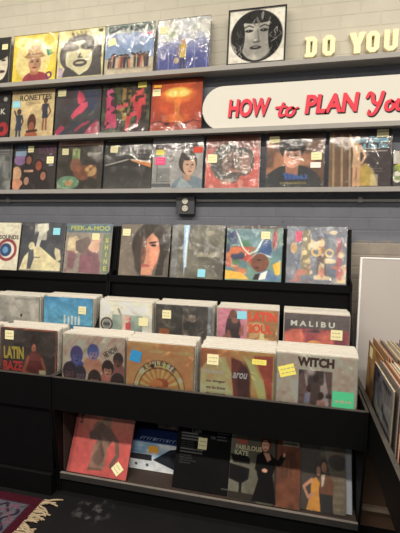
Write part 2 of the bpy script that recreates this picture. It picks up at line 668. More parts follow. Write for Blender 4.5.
# ------------------------------------------------------------------ conduit and outlet
t = thing('electrical_conduit', 'thin grey conduit running along the wall just under the lowest shelf', 'conduit', (-0.9, -0.014, 1.457))
for a, b in ((-2.4, 0.2), (0.32, 3.2)):
    obj('pipe', tube(bmesh.new(), (a, 0, 0), (b, 0, 0), 0.0095), M['steel'], t)
for x in (-1.0, 1.25, 2.6):
    obj('pipe_clip', box(x - .012, x + .012, -0.012, 0.0135, -.013, .02, .002), M['steel'], t)
t = thing('outlet_box', 'grey metal outlet box with ivory sockets on the conduit', 'outlet', (-0.641, 0, 1.43))
obj('junction_box', box(-.055, .055, -0.045, -0.001, -.055, .05, .005), M['box_grey'], t)
obj('cover_plate', box(-.057, .057, -0.05, -0.0455, -.057, .052, .002), M['box_grey'], t)
for z in (-.0225, .0205):
    r = bmesh.new()
    bmesh.ops.create_cone(r, cap_ends=True, segments=24, radius1=.0185, radius2=.0175, depth=.007, matrix=Matrix.Translation((0, -.0535, z)) @ Matrix.Rotation(math.pi / 2, 4, 'X'))
    rr = obj('socket', r, M['ivory'], t)
    s = bmesh.new()
    bx(s, -.0085, -.0055, -.0578, -.0571, z, z + .008)
    bx(s, .0055, .0085, -.0578, -.0571, z, z + .008)
    bx(s, -.002, .002, -.0578, -.0571, z - .011, z - .006)
    obj('socket_slots', s, M['slot'], rr)

# ------------------------------------------------------------------ record bins (stepped display units)
PROF = [(-.04, 0), (-.745, 0), (-.745, .10), (-.792, .43), (-.792, .588), (-.56, .588), (-.42, .65), (-.225, .86), (-.205, .965), (-.205, 1.008), (-.13, 1.03), (-.075, 1.295), (-.04, 1.295)]


def record_bin(label, x0, x1, sides, closed):
    t = thing('record_bin', label, 'record bin', ((x0 + x1) / 2, 0, 0))
    w = (x1 - x0) / 2
    s = 0.010

    def part(n, bm, m=M['black']):
        return obj(n, bm, m, t)
    for k, on in zip((-1, 1), sides):
        if on:
            a = k * w
            sp = part('side_panel', prism_x(PROF, min(a, a - k * s), max(a, a - k * s)))
            obj('edge_strip', box(min(a, a - k * s), max(a, a - k * s), -.793, -.56, .588, .5905), M['worn'], sp)
    l, r = -w + s, w - s
    part('back_board', prism_x([(-.128, .995), (-.068, 1.293), (-.056, 1.293), (-.116, .995)], l, r))
    part('display_ledge', prism_x([(-.204, .963), (-.204, 1.003), (-.197, 1.003), (-.197, .995), (-.12, .995), (-.12, .978), (-.19, .978), (-.19, .963)], l, r))
    part('riser', box(l, r, -.185, -.172, .52, .977))
    part('bin_floor', box(l, r, -.425, -.186, .533, .548))
    part('step_board', box(l, r, -.44, -.426, .435, .68))
    part('bin_floor', box(l, r, -.776, -.441, .435, .45))
    fp = part('front_panel', box(l, r, -.791, -.777, .43, .586, .001))
    obj('edge_strip', box(l, r, -.7915, -.7765, .5862, .5885), M['worn'], fp)
    part('rear_board', box(l, r, -.28, -.266, .0, .43), M['dark_in'])
    part('plinth', box(l, r, -.74, -.724, 0, .072))
    if closed:
        part('lower_front', box(l, r, -.774, -.76, .112, .429))
        part('base_board', box(l, r, -.79, -.7405, 0, .108, .004))
    else:
        us = part('lower_shelf', box(l, r, -.74, -.281, .073, .088), M['dark_in'])
        obj('shelf_lip', box(l, r, -.752, -.7405, .07, .098), mat('scuffed_black_lip', (44, 42, 41), .6, .3, .3, 30), us)
        obj('edge_strip', box(l, r, -.7525, -.7405, .0982, .1), mat('rubbed_grey_edge', (120, 113, 106), .6, .3, .4, 12), us)
        # inner cheek seen at the left of the opening
        part('inner_cheek', box(l, l + .006, -.72, -.282, .09, .425), M['dark_in'])
    return t


record_bin('black stepped record bin with an open lower shelf of records', -1.066, .308, (1, 1), False)
record_bin('black stepped record bin at the left with a closed front', -2.50, -1.070, (1, 1), True)

# the bin along the right side, turned square to the others
t = thing('record_bin', 'black record bin at the far right running toward the camera', 'record bin', (.312, -.9, 0))
fp = obj('front_panel', box(.002, .018, -1.1, .56, .43, .586), M['black'], t)
obj('edge_strip', box(.0015, .0185, -1.1, .56, .5862, .5885), M['worn'], fp)
obj('bin_floor', box(.0185, .72, -1.1, .56, .425, .438), M['black'], t)
obj('rear_panel', box(.0185, .72, .561, .573, 0, .5), M['black'], t)
obj('end_board', box(.0185, .72, .285, .297, 0, .424), M['brown'], t)
obj('base_rail', box(.0185, .72, .262, .2845, .085, .1), mat('pale_worn_rail', (150, 134, 116), .6, .3, .2, 20), t)
obj('leg', box(.66, .71, -1.09, -1.04, 0, .424), M['black'], t)
obj('leg', box(.0185, .06, -1.09, -1.04, 0, .424), M['black'], t)

# white board standing behind the right-hand bin
t = thing('white_panel', 'tall off-white board standing on edge right of the black bins', 'board', (.36, -.14, 0))
obj('panel', box(0, .62, -.012, .012, 0, 1.142), M['board'], t)
obj('edge_trim', box(-.012, -.0005, -.014, .014, 0, 1.15, .003), M['board_edge'], t)
obj('edge_trim', box(-.0005, .62, -.014, .014, 1.1425, 1.15, .002), M['board_edge'], t)

# ------------------------------------------------------------------ sign and letters on the upper shelves


def round_end(x0, x1, z0, z1, n=24):
    r = (z1 - z0) / 2
    zc = (z0 + z1) / 2
    p = [(x0 + r - r * math.sin(a), zc + r * math.cos(a)) for a in [math.pi * i / n for i in range(n + 1)]]
    q = [(x1 - r + r * math.sin(a), zc - r * math.cos(a)) for a in [math.pi * i / n for i in range(n + 1)]]
    return p + q


sg = thing('shop_sign', 'long ivory sign with round ends and red painted lettering', 'sign', (0, -.06, 1.852))
obj('sign_board', curve_shape([round_end(-.536, .86, .0, .24)], .028, bevel=.003), M['sign'], sg)


def word_mesh(s, x0, x1, z0, z1, y, bold=.02, shear=0.0, slope=0.0):
    v, f, asp = text_shape(s, bold, shear)
    w = x1 - x0
    me = bpy.data.meshes.new('word')
    fr = [(x0 + a / asp * w, y, z0 + b * (z1 - z0) + slope * a / asp) for a, b in v]
    me.from_pydata(fr, [], f)
    me.update()
    bm = bmesh.new()
    bm.from_mesh(me)
    bpy.data.meshes.remove(me)
    bmesh.ops.recalc_face_normals(bm, faces=bm.faces)
    if bm.faces[0].normal.y > 0:
        bmesh.ops.reverse_faces(bm, faces=bm.faces)
    r = bmesh.ops.extrude_face_region(bm, geom=bm.faces[:])
    for q in [e for e in r['geom'] if isinstance(e, bmesh.types.BMVert)]:
        q.co.y -= .0012
    return bm


def stroke_mesh(strokes, w, y, thick=.0012, cap=8):
    """brush strokes: each a list of (x, z, width factor)"""
    bm = bmesh.new()
    k = 0
    for st in strokes:
        P = []
        n = len(st)
        for i in range(n - 1):
            for j in range(10):
                u = j / 10.0
                p = [st[max(i - 1, 0)], st[i], st[i + 1], st[min(i + 2, n - 1)]]
                P.append([.5 * (2 * p[1][c] + (p[2][c] - p[0][c]) * u + (2 * p[0][c] - 5 * p[1][c] + 4 * p[2][c] - p[3][c]) * u * u + (3 * p[1][c] - p[0][c] - 3 * p[2][c] + p[3][c]) * u ** 3) for c in range(3)])
        P.append(list(st[-1]))
        yy = y - k * 1.5e-4
        k += 1
        lf, rt = [], []
        m = len(P)
        for i, p in enumerate(P):
            a, b = P[max(i - 1, 0)], P[min(i + 1, m - 1)]
            d = Vector((b[0] - a[0], b[1] - a[1])).normalized()
            h = w * .5 * p[2]
            lf.append((p[0] - d.y * h, p[1] + d.x * h))
            rt.append((p[0] + d.y * h, p[1] - d.x * h))
        lv = [bm.verts.new((q[0], yy, q[1])) for q in lf]
        rv = [bm.verts.new((q[0], yy, q[1])) for q in rt]
        for i in range(m - 1):
            bm.faces.new((lv[i], lv[i + 1], rv[i + 1], rv[i]))
        for e, sg_ in ((0, 1), (m - 1, -1)):
            c = P[e]
            a0 = math.atan2(lf[e][1] - c[1], lf[e][0] - c[0])
            arc = [bm.verts.new((c[0] + w * .5 * c[2] * math.cos(a0 + sg_ * q * math.pi / 6), yy, c[1] + w * .5 * c[2] * math.sin(a0 + sg_ * q * math.pi / 6))) for q in range(1, 6)]
            bm.faces.new([lv[e]] + arc + [rv[e]])
    for f in bm.faces:
        f.normal_update()
        if f.normal.y > 0:
            f.normal_flip()
    return bm


TO = [[(.03, .118, .9), (.012, .072, 1), (.016, .056, 1), (.034, .06, .8)], [(-.006, .098, .8), (.048, .102, .6)],
      [(.072, .096, .9), (.05, .084, 1), (.05, .06, 1), (.07, .056, .9), (.086, .076, 1), (.078, .096, .9), (.084, .088, .6), (.106, .094, .5)]]
YOU = [[(.0, .13, .9), (.012, .15, 1), (.026, .142, 1.2), (.03, .112, 1.2), (.046, .096, 1), (.064, .108, .9), (.076, .15, 1.1)], [(.078, .15, 1.1), (.06, .09, 1.1), (.036, .046, 1), (.012, .044, .9), (.012, .062, .7)],
       [(.118, .108, .9), (.098, .096, 1.1), (.096, .068, 1.1), (.114, .06, .9), (.13, .078, 1.1), (.124, .104, .9), (.13, .098, .6), (.146, .104, .5)],
       [(.152, .108, 1.1), (.146, .074, 1.1), (.156, .06, .9), (.178, .072, .8), (.188, .108, 1)], [(.188, .108, 1.1), (.182, .07, 1), (.192, .06, .9), (.21, .072, .6)],
       [(.222, .1, .7), (.232, .108, 1), (.226, .062, 1.1)], [(.229, .086, .8), (.244, .106, .9), (.256, .1, 1)]]
for nm, m, dx, dz, y, bold in (('lettering_shadow', 'ink', .005, -.006, -.0178, .052), ('lettering', 'red', 0, 0, -.0205, .040)):
    bw = bmesh.new()
    for s, x0, x1 in (('HOW', -.388, -.150), ('PLAN', .034, .312)):
        b2 = word_mesh(s, x0 + dx, x1 + dx, .066 + dz, .166 + dz, y, bold, .12)
        me = bpy.data.meshes.new('w')
        b2.to_mesh(me)
        b2.free()
        bw.from_mesh(me)
        bpy.data.meshes.remove(me)
    for st, ox, oz, sc in ((TO, -.112, .004, 1.05), (YOU, .350, .006, 1.0)):
        b2 = stroke_mesh([[(ox + dx + p[0] * sc, oz + dz + p[1] * sc, p[2]) for p in q] for q in st], .0165 + (.003 if m == 'ink' else 0), y)
        me = bpy.data.meshes.new('w')
        b2.to_mesh(me)
        b2.free()
        bw.from_mesh(me)
        bpy.data.meshes.remove(me)
    tag(obj(nm, bw, M[m], sg), 'red painted sign lettering' if m == 'red' else 'black drop shadow behind the lettering')


def letter(ch, x0, x1, z0, z1, label):
    w, h = x1 - x0, z1 - z0
    c = .3 * w
    if ch == 'O':
        out = [[(c, 0), (w - c, 0), (w, c), (w, h - c), (w - c, h), (c, h), (0, h - c), (0, c)], [(.36 * w, .2 * h), (.36 * w, .8 * h), (.64 * w, .8 * h), (.64 * w, .2 * h)]]
    elif ch == 'D':
        out = [[(-.05 * w, 0), (w - c, 0), (w, c), (w, h - c), (w - c, h), (-.05 * w, h), (-.05 * w, h * .86), (.06 * w, h * .86), (.06 * w, h * .14), (-.05 * w, h * .14)], [(.38 * w, .2 * h), (.38 * w, .8 * h), (.64 * w, .8 * h), (.64 * w, .2 * h)]]
    elif ch == 'Y':
        out = [[(.3 * w, 0), (.7 * w, 0), (.7 * w, .4 * h), (w, h), (.64 * w, h), (.5 * w, .66 * h), (.36 * w, h), (0, h), (.3 * w, .4 * h)]]
    else:
        out = [[(c, 0), (w - c, 0), (w, c), (w, h), (.66 * w, h), (.66 * w, .2 * h), (.34 * w, .2 * h), (.34 * w, h), (0, h), (0, c)]]
    me = curve_shape([[(a - w / 2, b) for a, b in s] for s in out], .022, 'wall_letter', .002)
    o = obj('wall_letter', me, M['cream'])
    o.location = ((x0 + x1) / 2, -.0135, z0)
    tag(o, label, 'letter', 'cream letters above the top shelf')


for ch, a, b, lab in (('D', .028, .086, 'cream block letter D on the wall above the top shelf'), ('O', .118, .180, 'cream block letter O right beside the letter D'),
                      ('Y', .256, .334, 'cream block letter Y on the wall above the top shelf'), ('O', .342, .404, 'cream block letter O between the letters Y and U'),
                      ('U', .430, .494, 'cream block letter U, last of the row at the right')):
    letter(ch, a, b, 2.238, 2.342, lab)

# ------------------------------------------------------------------ the framed picture
FACE_SKIN = (196, 192, 184)
a = Art((236, 231, 216), 120)
a.ell(.5, .5, .465, .485, (34, 33, 33))
a.ell(.5, .53, .31, .42, (196, 192, 182))
a.ell(.62, .6, .18, .32, (150, 147, 140), a=.8, soft=8)
a.ell(.36, .72, .10, .2, (120, 117, 112), a=.5, soft=8)
a.ell(.5, .14, .36, .13, (52, 50, 49))
a.ell(.16, .5, .13, .36, (50, 48, 47))
a.ell(.84, .5, .13, .38, (40, 39, 38))
rr = np.random.default_rng(4)
for i in range(46):
    x = rr.choice([rr.uniform(.06, .24), rr.uniform(.76, .93), rr.uniform(.2, .8)], p=[.36, .34, .3])
    y = rr.uniform(.05, .2) if .24 < x < .76 else rr.uniform(.2, .85)
    g = rr.choice([24, 92, 150, 196])
    a.line([(x, y), (x + rr.uniform(-.05, .05), y + .06), (x + rr.uniform(-.07, .07), y + .12)], .014, (g, g, g - 3), .85)
for k in (-1, 1):
    a.ell(.5 + k * .135, .40, .075, .028, (60, 58, 56))
    a.ell(.5 + k * .135, .40, .026, .026, (20, 20, 20))
    a.ell(.5 + k * .135 - .01, .395, .009, .009, (225, 222, 212))
    a.line([(.5 + k * .06, .335), (.5 + k * .14, .30), (.5 + k * .23, .34)], .022, (58, 56, 54))
a.line([(.52, .40), (.545, .56), (.56, .60)], .026, (120, 117, 110))
a.ell(.5, .61, .07, .02, (96, 93, 90))
a.ell(.48, .58, .028, .02, (222, 218, 208), soft=3)
a.ell(.49, .715, .105, .034, (46, 43, 43))
a.ell(.49, .705, .06, .010, (170, 166, 158))
a.ell(.47, .8, .07, .03, (160, 156, 148), soft=4)
yy = np.hypot((a.u - .5) / .465, (a.v - .5) / .485)
a.put(((yy - 1) * a.n * .47 + .5) * (yy > .5), (236, 231, 216))
a.ring(.5, .5, .472, .012, (60, 57, 54), .6)
pf = thing('framed_picture', 'square framed black-and-white round portrait of a woman on the top shelf', 'picture', (-.2405, -.088, 2.1965), (-.15, 0, 0))
obj('picture', art_mesh('picture', a, .304, .31, .004, (200, 196, 186), 1.0, .006), M['matt_print'], pf)
fb = bmesh.new()
for q in ((-.161, .161, 0, .008), (-.161, .161, .314, .322), (-.161, -.153, .008, .314), (.153, .161, .008, .314)):
    bx(fb, q[0], q[1], -.008, .008, q[2], q[3])
obj('frame', fb, M['frame'], pf)
obj('glass', box(-.1528, .1528, -.006, -.005, .0082, .3138), M['glass'], pf)

# ------------------------------------------------------------------ records
SLEEVE_W, SLEEVE_H, CARD_W = .319, .318, .312
film_mesh = box(-SLEEVE_W / 2, SLEEVE_W / 2, -.0034, .0034, 0, SLEEVE_H)
_fm = bpy.data.meshes.new('clear_sleeve')
film_mesh.to_mesh(_fm)
film_mesh.free()
_films = {}
for k in ('film', 'crinkled', 'milky'):
    q = _fm.copy()
    q.name = 'clear_sleeve'
    q.materials.append(M[k])
    _films[k] = q


def sticker(parent, u, v, w, h, m='sticker', rot=0.0, note='handwritten', name='price_sticker', label=None):
    """paper label stuck on the sleeve front at (u, v) of the cover; with pencilled price strokes"""
    bm = bmesh.new()
    bx(bm, -w / 2, w / 2, -.0004, .0003, -h / 2, h / 2)
    o = obj(name, bm, M[m], parent)
    o.location = ((u - .5) * CARD_W, -.0044 if any(c.name.startswith('clear') for c in parent.children) else -.0024, .003 + (1 - v) * CARD_W)
    o.rotation_euler = (0, rot, 0)
    if note:
        r = random.Random(int(u * 900 + v * 77))
        nb = bmesh.new()
        for i in range(2):
            z = h * (.18 - .36 * i)
            x = -w * .36
            while x < w * .3:
                q = w * r.uniform(.08, .2)
                bx(nb, x, x + q, -.0007, -.0005, z - h * .04, z + h * .04)
                x += q + w * .07
        obj('price_writing', nb, mat_pen, o)
    if label:
        o['label'] = label
    return o


mat_pen = mat('grey_pen', (158, 150, 130), .6, .2)


def record(label, art, x, y, z, lean=.14, edge=(214, 208, 194), gain=1.0, film='film', group=None, stickers=(), yaw=0.0, size=1.0, roll=0.0, printed='print'):
    t = thing('record_album', label, 'record', (x, y, z), (-lean, roll, yaw), group)
    obj('cover', art_mesh('cover', art, CARD_W, CARD_W, .0036, edge, gain, .003), M[printed], t)
    if film:
        obj('clear_sleeve', _films[film], None, t)
    for s in stickers:
        sticker(t, *s)
    if size != 1.0:
        t.scale = (size, size, size)
    return t


WY, WL = -.083, .14
Z1, Z2, Z3 = 2.1915, 1.8525, 1.5185

# ---------- top shelf
G1 = 'records standing on the topmost wall shelf'
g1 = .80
a = Art((38, 37, 36))
a.ell(.80, .56, .17, .34, (226, 216, 196))
a.ell(.70, .28, .3, .2, (30, 29, 29))
a.ell(.86, .48, .05, .02, (40, 36, 36))
a.ell(.84, .72, .07, .03, (70, 52, 50))
record('black record cover with a pale face at the left end of the top shelf', a, -1.985, WY, Z1, WL, gain=g1, group=G1, stickers=[(.88, .2, .042, .035)])

a = Art((240, 214, 78))
a.noise(.06, 6, 3)
a.ell(.46, .52, .40, .44, (238, 222, 150))
a.ell(.2, .15, .17, .13, (246, 236, 150))
a.ell(.55, .95, .30, .17, (176, 66, 78))
a.poly([(.33, .98), (.38, .80), (.62, .80), (.72, .98)], (168, 60, 74))
a.rect(.42, .66, .60, .84, (186, 122, 88))
a.face(.51, .59, .185, (212, 160, 122), (150, 110, 70), (140, 70, 60))
a.ell(.5, .455, .24, .05, (178, 140, 90))
a.poly([(.33, .45), (.35, .28), (.42, .22), (.6, .22), (.66, .29), (.68, .45)], (208, 172, 116))
a.line([(.33, .41), (.68, .41)], .035, (150, 96, 60))
a.word('D', .25, .17, .15, (238, 200, 60), .12, .03)
a.word('E', .84, .38, .15, (58, 158, 128), .13, .03, .35)
a.word('V', .84, .65, .13, (238, 226, 96), .13, .03)
a.word('O', .85, .87, .15, (124, 62, 124), .15, .035)
record('yellow record cover showing a man in a tan hat, on the top shelf', a, -1.643, WY, Z1, WL, (230, 204, 70), g1, group=G1)

a = Art((232, 222, 158))
a.noise(.05, 5, 6)
a.ell(.5, .5, .46, .4, (92, 88, 88))
a.ell(.47, .58, .29, .36, (226, 220, 180))
a.poly([(.1, .95), (.2, .72), (.36, .82), (.5, .93), (.7, .82), (.95, .62), (.98, .95)], (84, 80, 82))
a.ell(.30, .36, .17, .075, (120, 114, 108))
a.ell(.68, .34, .19, .08, (64, 60, 62))
a.line([(.5, .5), (.46, .56), (.54, .565)], .035, (110, 104, 96))
a.ell(.5, .68, .155, .075, (96, 86, 88))
a.ell(.5, .675, .10, .022, (216, 208, 176))
a.cloud((66, 62, 62), 16, 3, .62, .7, .9, (.78, .02, .97, .6))
a.rect(.03, .75, .13, .95, (196, 176, 200))
a.scrawl(5, .5, .09, .1, (100, 90, 80), .46, .01)
record('cream record cover with a large black high-contrast face, on the top shelf', a, -1.321, WY, Z1, WL, (200, 190, 150), g1, group=G1)

a = Art((120, 148, 196))
a.grad((112, 142, 196), (156, 176, 200))
a.rect(0, .68, 1, 1, (208, 196, 172))
a.noise(.06, 10, 4)
a.rect(0, 0, 1, .17, (172, 188, 176))
rr = np.random.default_rng(8)
for i in range(22):
    x = .1 + i * .038 + rr.uniform(-.012, .012)
    y = rr.uniform(.58, .68)
    a.line([(x, y + .03), (x + rr.uniform(-.03, .03), .84)], .05, tuple(rr.choice([(150, 70, 60), (60, 60, 80), (210, 190, 160), (90, 74, 66), (200, 140, 110)])))
    a.ell(x, y, .02, .026, (168, 122, 96))
    a.ell(x, y - .016, .021, .017, (52, 42, 40))
a.line([(.08, .86), (.95, .88)], .03, (176, 158, 130))
a.rect(.76, .185, .97, .235, (232, 110, 128))
a.word('GIPSY KINGS', .5, .085, .125, (52, 66, 78), .9, .03)
record('pale blue record cover showing a row of seated people, on the top shelf', a, -.998, WY, Z1, WL, (180, 170, 150), g1, group=G1, stickers=[(.14, .33, .05, .042, 'sticker', -.3)])

a = Art((112, 128, 208))
a.grad((226, 230, 236), (84, 96, 184), 'v', .25, .75)  # whitened upper part paints the sleeve's lamp glare into the print
a.cloud((236, 236, 228), 6, 5, .4, .6, .9, (0, 0, 1, .42))
a.cloud((170, 196, 150), 7, 8, .6, .8, .6, (.1, .15, .9, .42))
for x in (.03, .22, .72, .95):
    a.line([(x, .35), (x + .01, .98)], .012, (196, 204, 236), .8)
a.line([(.06, .5), (.3, .42), (.5, .47), (.9, .36)], .03, (220, 226, 244), .8)
a.stand(.5, .40, .56, (222, 160, 116), (206, 120, 60), (232, 196, 66), (60, 58, 96), ((-.16, .42), (.06, .3)))
a.ell(.38, .8, .05, .06, (228, 206, 160))
record('blue and white record cover with one small yellow figure, on the top shelf', a, -.662, WY, Z1, WL, (222, 222, 226), g1, 'crinkled', G1, stickers=[(.1, .2, .045, .04, 'sticker')])

# ---------- middle shelf
G2 = 'records standing on the shelf of the ivory sign'
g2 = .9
a = Art((52, 48, 48))
a.ell(.86, .80, .13, .15, (204, 48, 58))
a.ell(.83, .80, .05, .06, (60, 40, 44))
a.word('K', .84, .42, .12, (214, 210, 200), .12, .02)
a.ell(.88, .16, .05, .05, (200, 196, 190))
record('black record cover with a red disc at the left end of the middle shelf', a, -1.994, WY, Z2, WL, (60, 56, 54), g2, group=G2)

a = Art((226, 202, 150))
a.noise(.05, 5, 2)
a.rect(0, 0, 1, .11, (206, 182, 140))  # darker top strip: shade of the shelf above, painted into the print
a.word('RONETTES', .56, .165, .12, (70, 58, 50), .74, .0)
a.lines_of_print(.34, .26, .62, 2, .04, (150, 128, 96), .01)
a.stand(.19, .40, .72, (92, 72, 66), (44, 36, 36), (66, 76, 98), (70, 78, 100), ((-.13, .04), (.12, .36)))
a.stand(.80, .20, .66, (120, 78, 62), (48, 36, 34), (60, 66, 86), (170, 110, 84), ((-.10, .3), (.16, .42)))
a.ell(.5, .70, .10, .19, (104, 58, 44))
a.ell(.5, .78, .065, .10, (190, 112, 82))
a.ell(.5, .96, .15, .08, (196, 108, 76))
a.line([(.40, .88), (.62, .86)], .05, (92, 50, 40))
a.scrawl(10, .56, .285, .035, (140, 116, 84), .26)
record('cream record cover with three women in dark dresses, on the middle shelf', a, -1.668, WY, Z2, WL, (206, 184, 140), g2, group=G2, stickers=[(.12, .29, .055, .045, 'sticker_b')])

a = Art((70, 72, 78))
a.cloud((62, 70, 100), 4, 5, .35, .7, .9)
a.cloud((84, 82, 80), 5, 9, .5, .8, .8)
a.cloud((88, 60, 66), 7, 31, .6, .8, .6)
a.poly([(.50, .08), (.60, .15), (.66, .28), (.58, .38), (.50, .36), (.47, .22)], (214, 74, 104))
a.poly([(.34, .6), (.42, .50), (.56, .36), (.70, .32), (.72, .42), (.60, .54), (.48, .60), (.40, .68)], (220, 82, 112))
a.poly([(.02, .9), (.14, .78), (.24, .84), (.1, .98), (.02, .98)], (196, 66, 98))
a.poly([(.66, .98), (.78, .82), (.94, .70), (.98, .76), (.98, .98)], (192, 66, 96))
a.line([(.48, .9), (.60, .80), (.74, .74)], .06, (188, 70, 96), .9)
record('dark slate record cover with magenta brush marks, on the middle shelf', a, -1.343, WY, Z2, WL, (90, 88, 86), g2, group=G2, stickers=[(.13, .12, .055, .042)])

a = Art((66, 52, 46))
a.cloud((190, 150, 74), 6, 12, .5, .65, .9, (.3, .05, .7, .75))
a.cloud((92, 108, 66), 6, 14, .55, .7, .8)
a.rect(.42, .1, .50, .6, (186, 146, 70), .8)
a.rect(.55, .14, .61, .5, (170, 140, 66), .7)
a.ell(.16, .18, .075, .09, (226, 96, 150))
a.poly([(.08, .26), (.24, .26), (.28, .5), (.34, .88), (.06, .9), (.1, .5)], (212, 66, 112))
a.line([(.22, .34), (.36, .5), (.46, .44)], .05, (220, 84, 130))
a.ell(.78, .16, .08, .09, (226, 86, 86))
a.poly([(.66, .24), (.90, .24), (.92, .48), (.80, .6), (.64, .54)], (216, 66, 70))
a.line([(.66, .3), (.5, .46), (.4, .44)], .055, (222, 78, 80))
a.line([(.8, .58), (.58, .66), (.54, .92)], .09, (208, 60, 70))
a.line([(.86, .56), (.74, .76), (.70, .94)], .09, (196, 54, 66))
a.cloud((40, 34, 34), 14, 21, .6, .72, .8)
record('record cover with two pink and red dancing figures on black and gold, middle shelf', a, -1.0215, WY, Z2, WL, (90, 80, 70), g2, group=G2, stickers=[(.83, .06, .055, .034, 'sticker_y')])

a = Art((178, 52, 30))
a.grad((168, 62, 34), (196, 62, 34))
a.ell(.52, .36, .46, .42, (226, 94, 40), soft=22, a=.8)
a.ell(.53, .30, .31, .15, (240, 132, 48), soft=8)
a.ell(.52, .26, .25, .10, (252, 206, 84), soft=4)
a.ell(.43, .27, .09, .06, (255, 236, 140), soft=4)
a.ell(.64, .27, .09, .06, (255, 230, 130), soft=4)
a.poly([(.46, .34), (.58, .34), (.57, .66), (.68, .82), (.36, .82), (.47, .66)], (240, 138, 58))
a.cloud((232, 116, 50), 7, 4, .4, .7, .8, (.25, .68, .85, .9))
a.rect(0, .88, 1, 1, (188, 70, 44))
a.line([(0, .84), (.2, .80), (.3, .86)], .02, (92, 30, 20))
a.line([(.7, .86), (.85, .80), (1, .84)], .02, (92, 30, 20))
a.word('Mr. Chunk', .5, .86, .085, (64, 20, 16), .44, .012, 0, .25)
a.lines_of_print(.42, .09, .86, 1, .05, (226, 130, 80), .018)
record('orange and red record cover with a mushroom cloud, left of the ivory sign', a, -.7005, WY, Z2, WL, (150, 60, 40), g2, group=G2, stickers=[(.1, .24, .05, .042), (.12, .12, .05, .016, 'sticker_o', 0, None)])

# ---------- lowest wall shelf
G3 = 'records standing on the lowest wall shelf'
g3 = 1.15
a = Art((112, 114, 114))
a.cloud((150, 152, 148), 5, 3, .4, .7, .8)
a.cloud((78, 80, 82), 9, 7, .5, .7, .8)
a.rect(0, 0, 1, .24, (92, 92, 94))
a.lines_of_print(.6, .14, .95, 2, .07, (170, 166, 158), .014)
record('worn grey record cover cut off at the left end of the lowest wall shelf', a, -1.992, WY, Z3, WL, gain=g3, film='crinkled', group=G3)

a = Art((62, 54, 54))
a.cloud((92, 74, 96), 5, 3, .45, .7, .8, (.3, 0, 1, .4))
a.ell(.15, .36, .14, .12, (140, 106, 152))
a.ell(.08, .66, .12, .16, (206, 164, 128))
a.ell(.1, .88, .14, .12, (212, 152, 118))
a.rect(.05, .02, .30, .15, (44, 62, 80))
a.rect(.03, .17, .29, .28, (136, 158, 184))
a.scrawl(3, .17, .09, .07, (80, 120, 150), .2, .01)
a.rect(.58, .06, .98, .24, (92, 62, 78))
a.scrawl(4, .78, .15, .11, (60, 40, 58), .34, .02)
a.cloud((180, 182, 190), 8, 15, .5, .62, .8, (.74, .24, 1, .5))
for x, y, r, c, hr in ((.36, .36, .10, (150, 92, 74), (36, 26, 26)), (.60, .48, .11, (160, 84, 62), (70, 34, 30)), (.33, .8, .095, (178, 130, 110), (40, 34, 34)), (.72, .70, .10, (168, 112, 92), (34, 28, 28))):
    a.ell(x, y + r * 2.2, r * 1.7, r * 1.6, (48, 42, 44))
    a.ell(x, y, r * .95, r * 1.25, hr)
    a.ell(x, y + r * .12, r * .66, r * .9, c)
a.line([(.28, .60), (.46, .60)], .05, (196, 150, 124))
record('dark record cover crowded with people and a lilac disc, on the lowest wall shelf', a, -1.660, WY, Z3, WL, (70, 62, 58), g3, group=G3, stickers=[(.40, .14, .042, .042), (.87, .38, .05, .045)])

a = Art((58, 53, 48))
a.cloud((80, 72, 66), 6, 4, .5, .8, .8)
a.rect(0, .0, 1, .10, (170, 134, 118))
a.scrawl(15, .5, .05, .05, (92, 62, 54), .84, .01)
a.ell(.41, .36, .085, .22, (112, 128, 84))
a.cloud((160, 168, 120), 14, 2, .5, .62, .8, (.33, .16, .5, .58))
a.ell(.41, .5, .12, .14, (132, 86, 68), soft=5)
a.ell(.58, .66, .18, .15, (150, 92, 66), soft=5)
a.ell(.76, .62, .13, .12, (182, 146, 96), soft=2)
a.cloud((120, 74, 56), 12, 6, .5, .65, .8, (.36, .5, .9, .8))
a.ell(.26, .86, .25, .14, (104, 140, 112), soft=2)
a.cloud((150, 176, 146), 12, 17, .5, .62, .8, (.02, .72, .5, .98))
a.ell(.28, .87, .08, .06, (188, 142, 96))
a.ring(.71, .28, .03, .02, (186, 182, 172))
a.line([(.80, .30), (.96, .26)], .03, (186, 182, 172), .8)
record('dark brown record cover painted with green and rust flowers, on the lowest wall shelf', a, -1.335, WY, Z3, WL, (120, 106, 96), g3, group=G3, stickers=[(.17, .22, .045, .04)])

a = Art((40, 38, 37))
a.grad((36, 34, 34), (74, 72, 70), 'v', .35, 1)
a.rect(.04, .0, .98, .045, (120, 112, 76), .8)
a.line([(.02, .52), (.5, .41)], .018, (190, 188, 180))
a.poly([(.52, .40), (.98, .48), (.98, .58), (.60, .45)], (208, 132, 74))
a.poly([(.56, .40), (.98, .455), (.98, .49), (.56, .42)], (214, 206, 190))
a.cloud((92, 88, 84), 5, 5, .55, .85, .7, (.05, .55, .95, .98))
record('black record cover with one pale line and an orange streak, on the lowest wall shelf', a, -1.006, WY, Z3, WL, (52, 48, 44), g3, group=G3, stickers=[(.2, .20, .05, .042)])

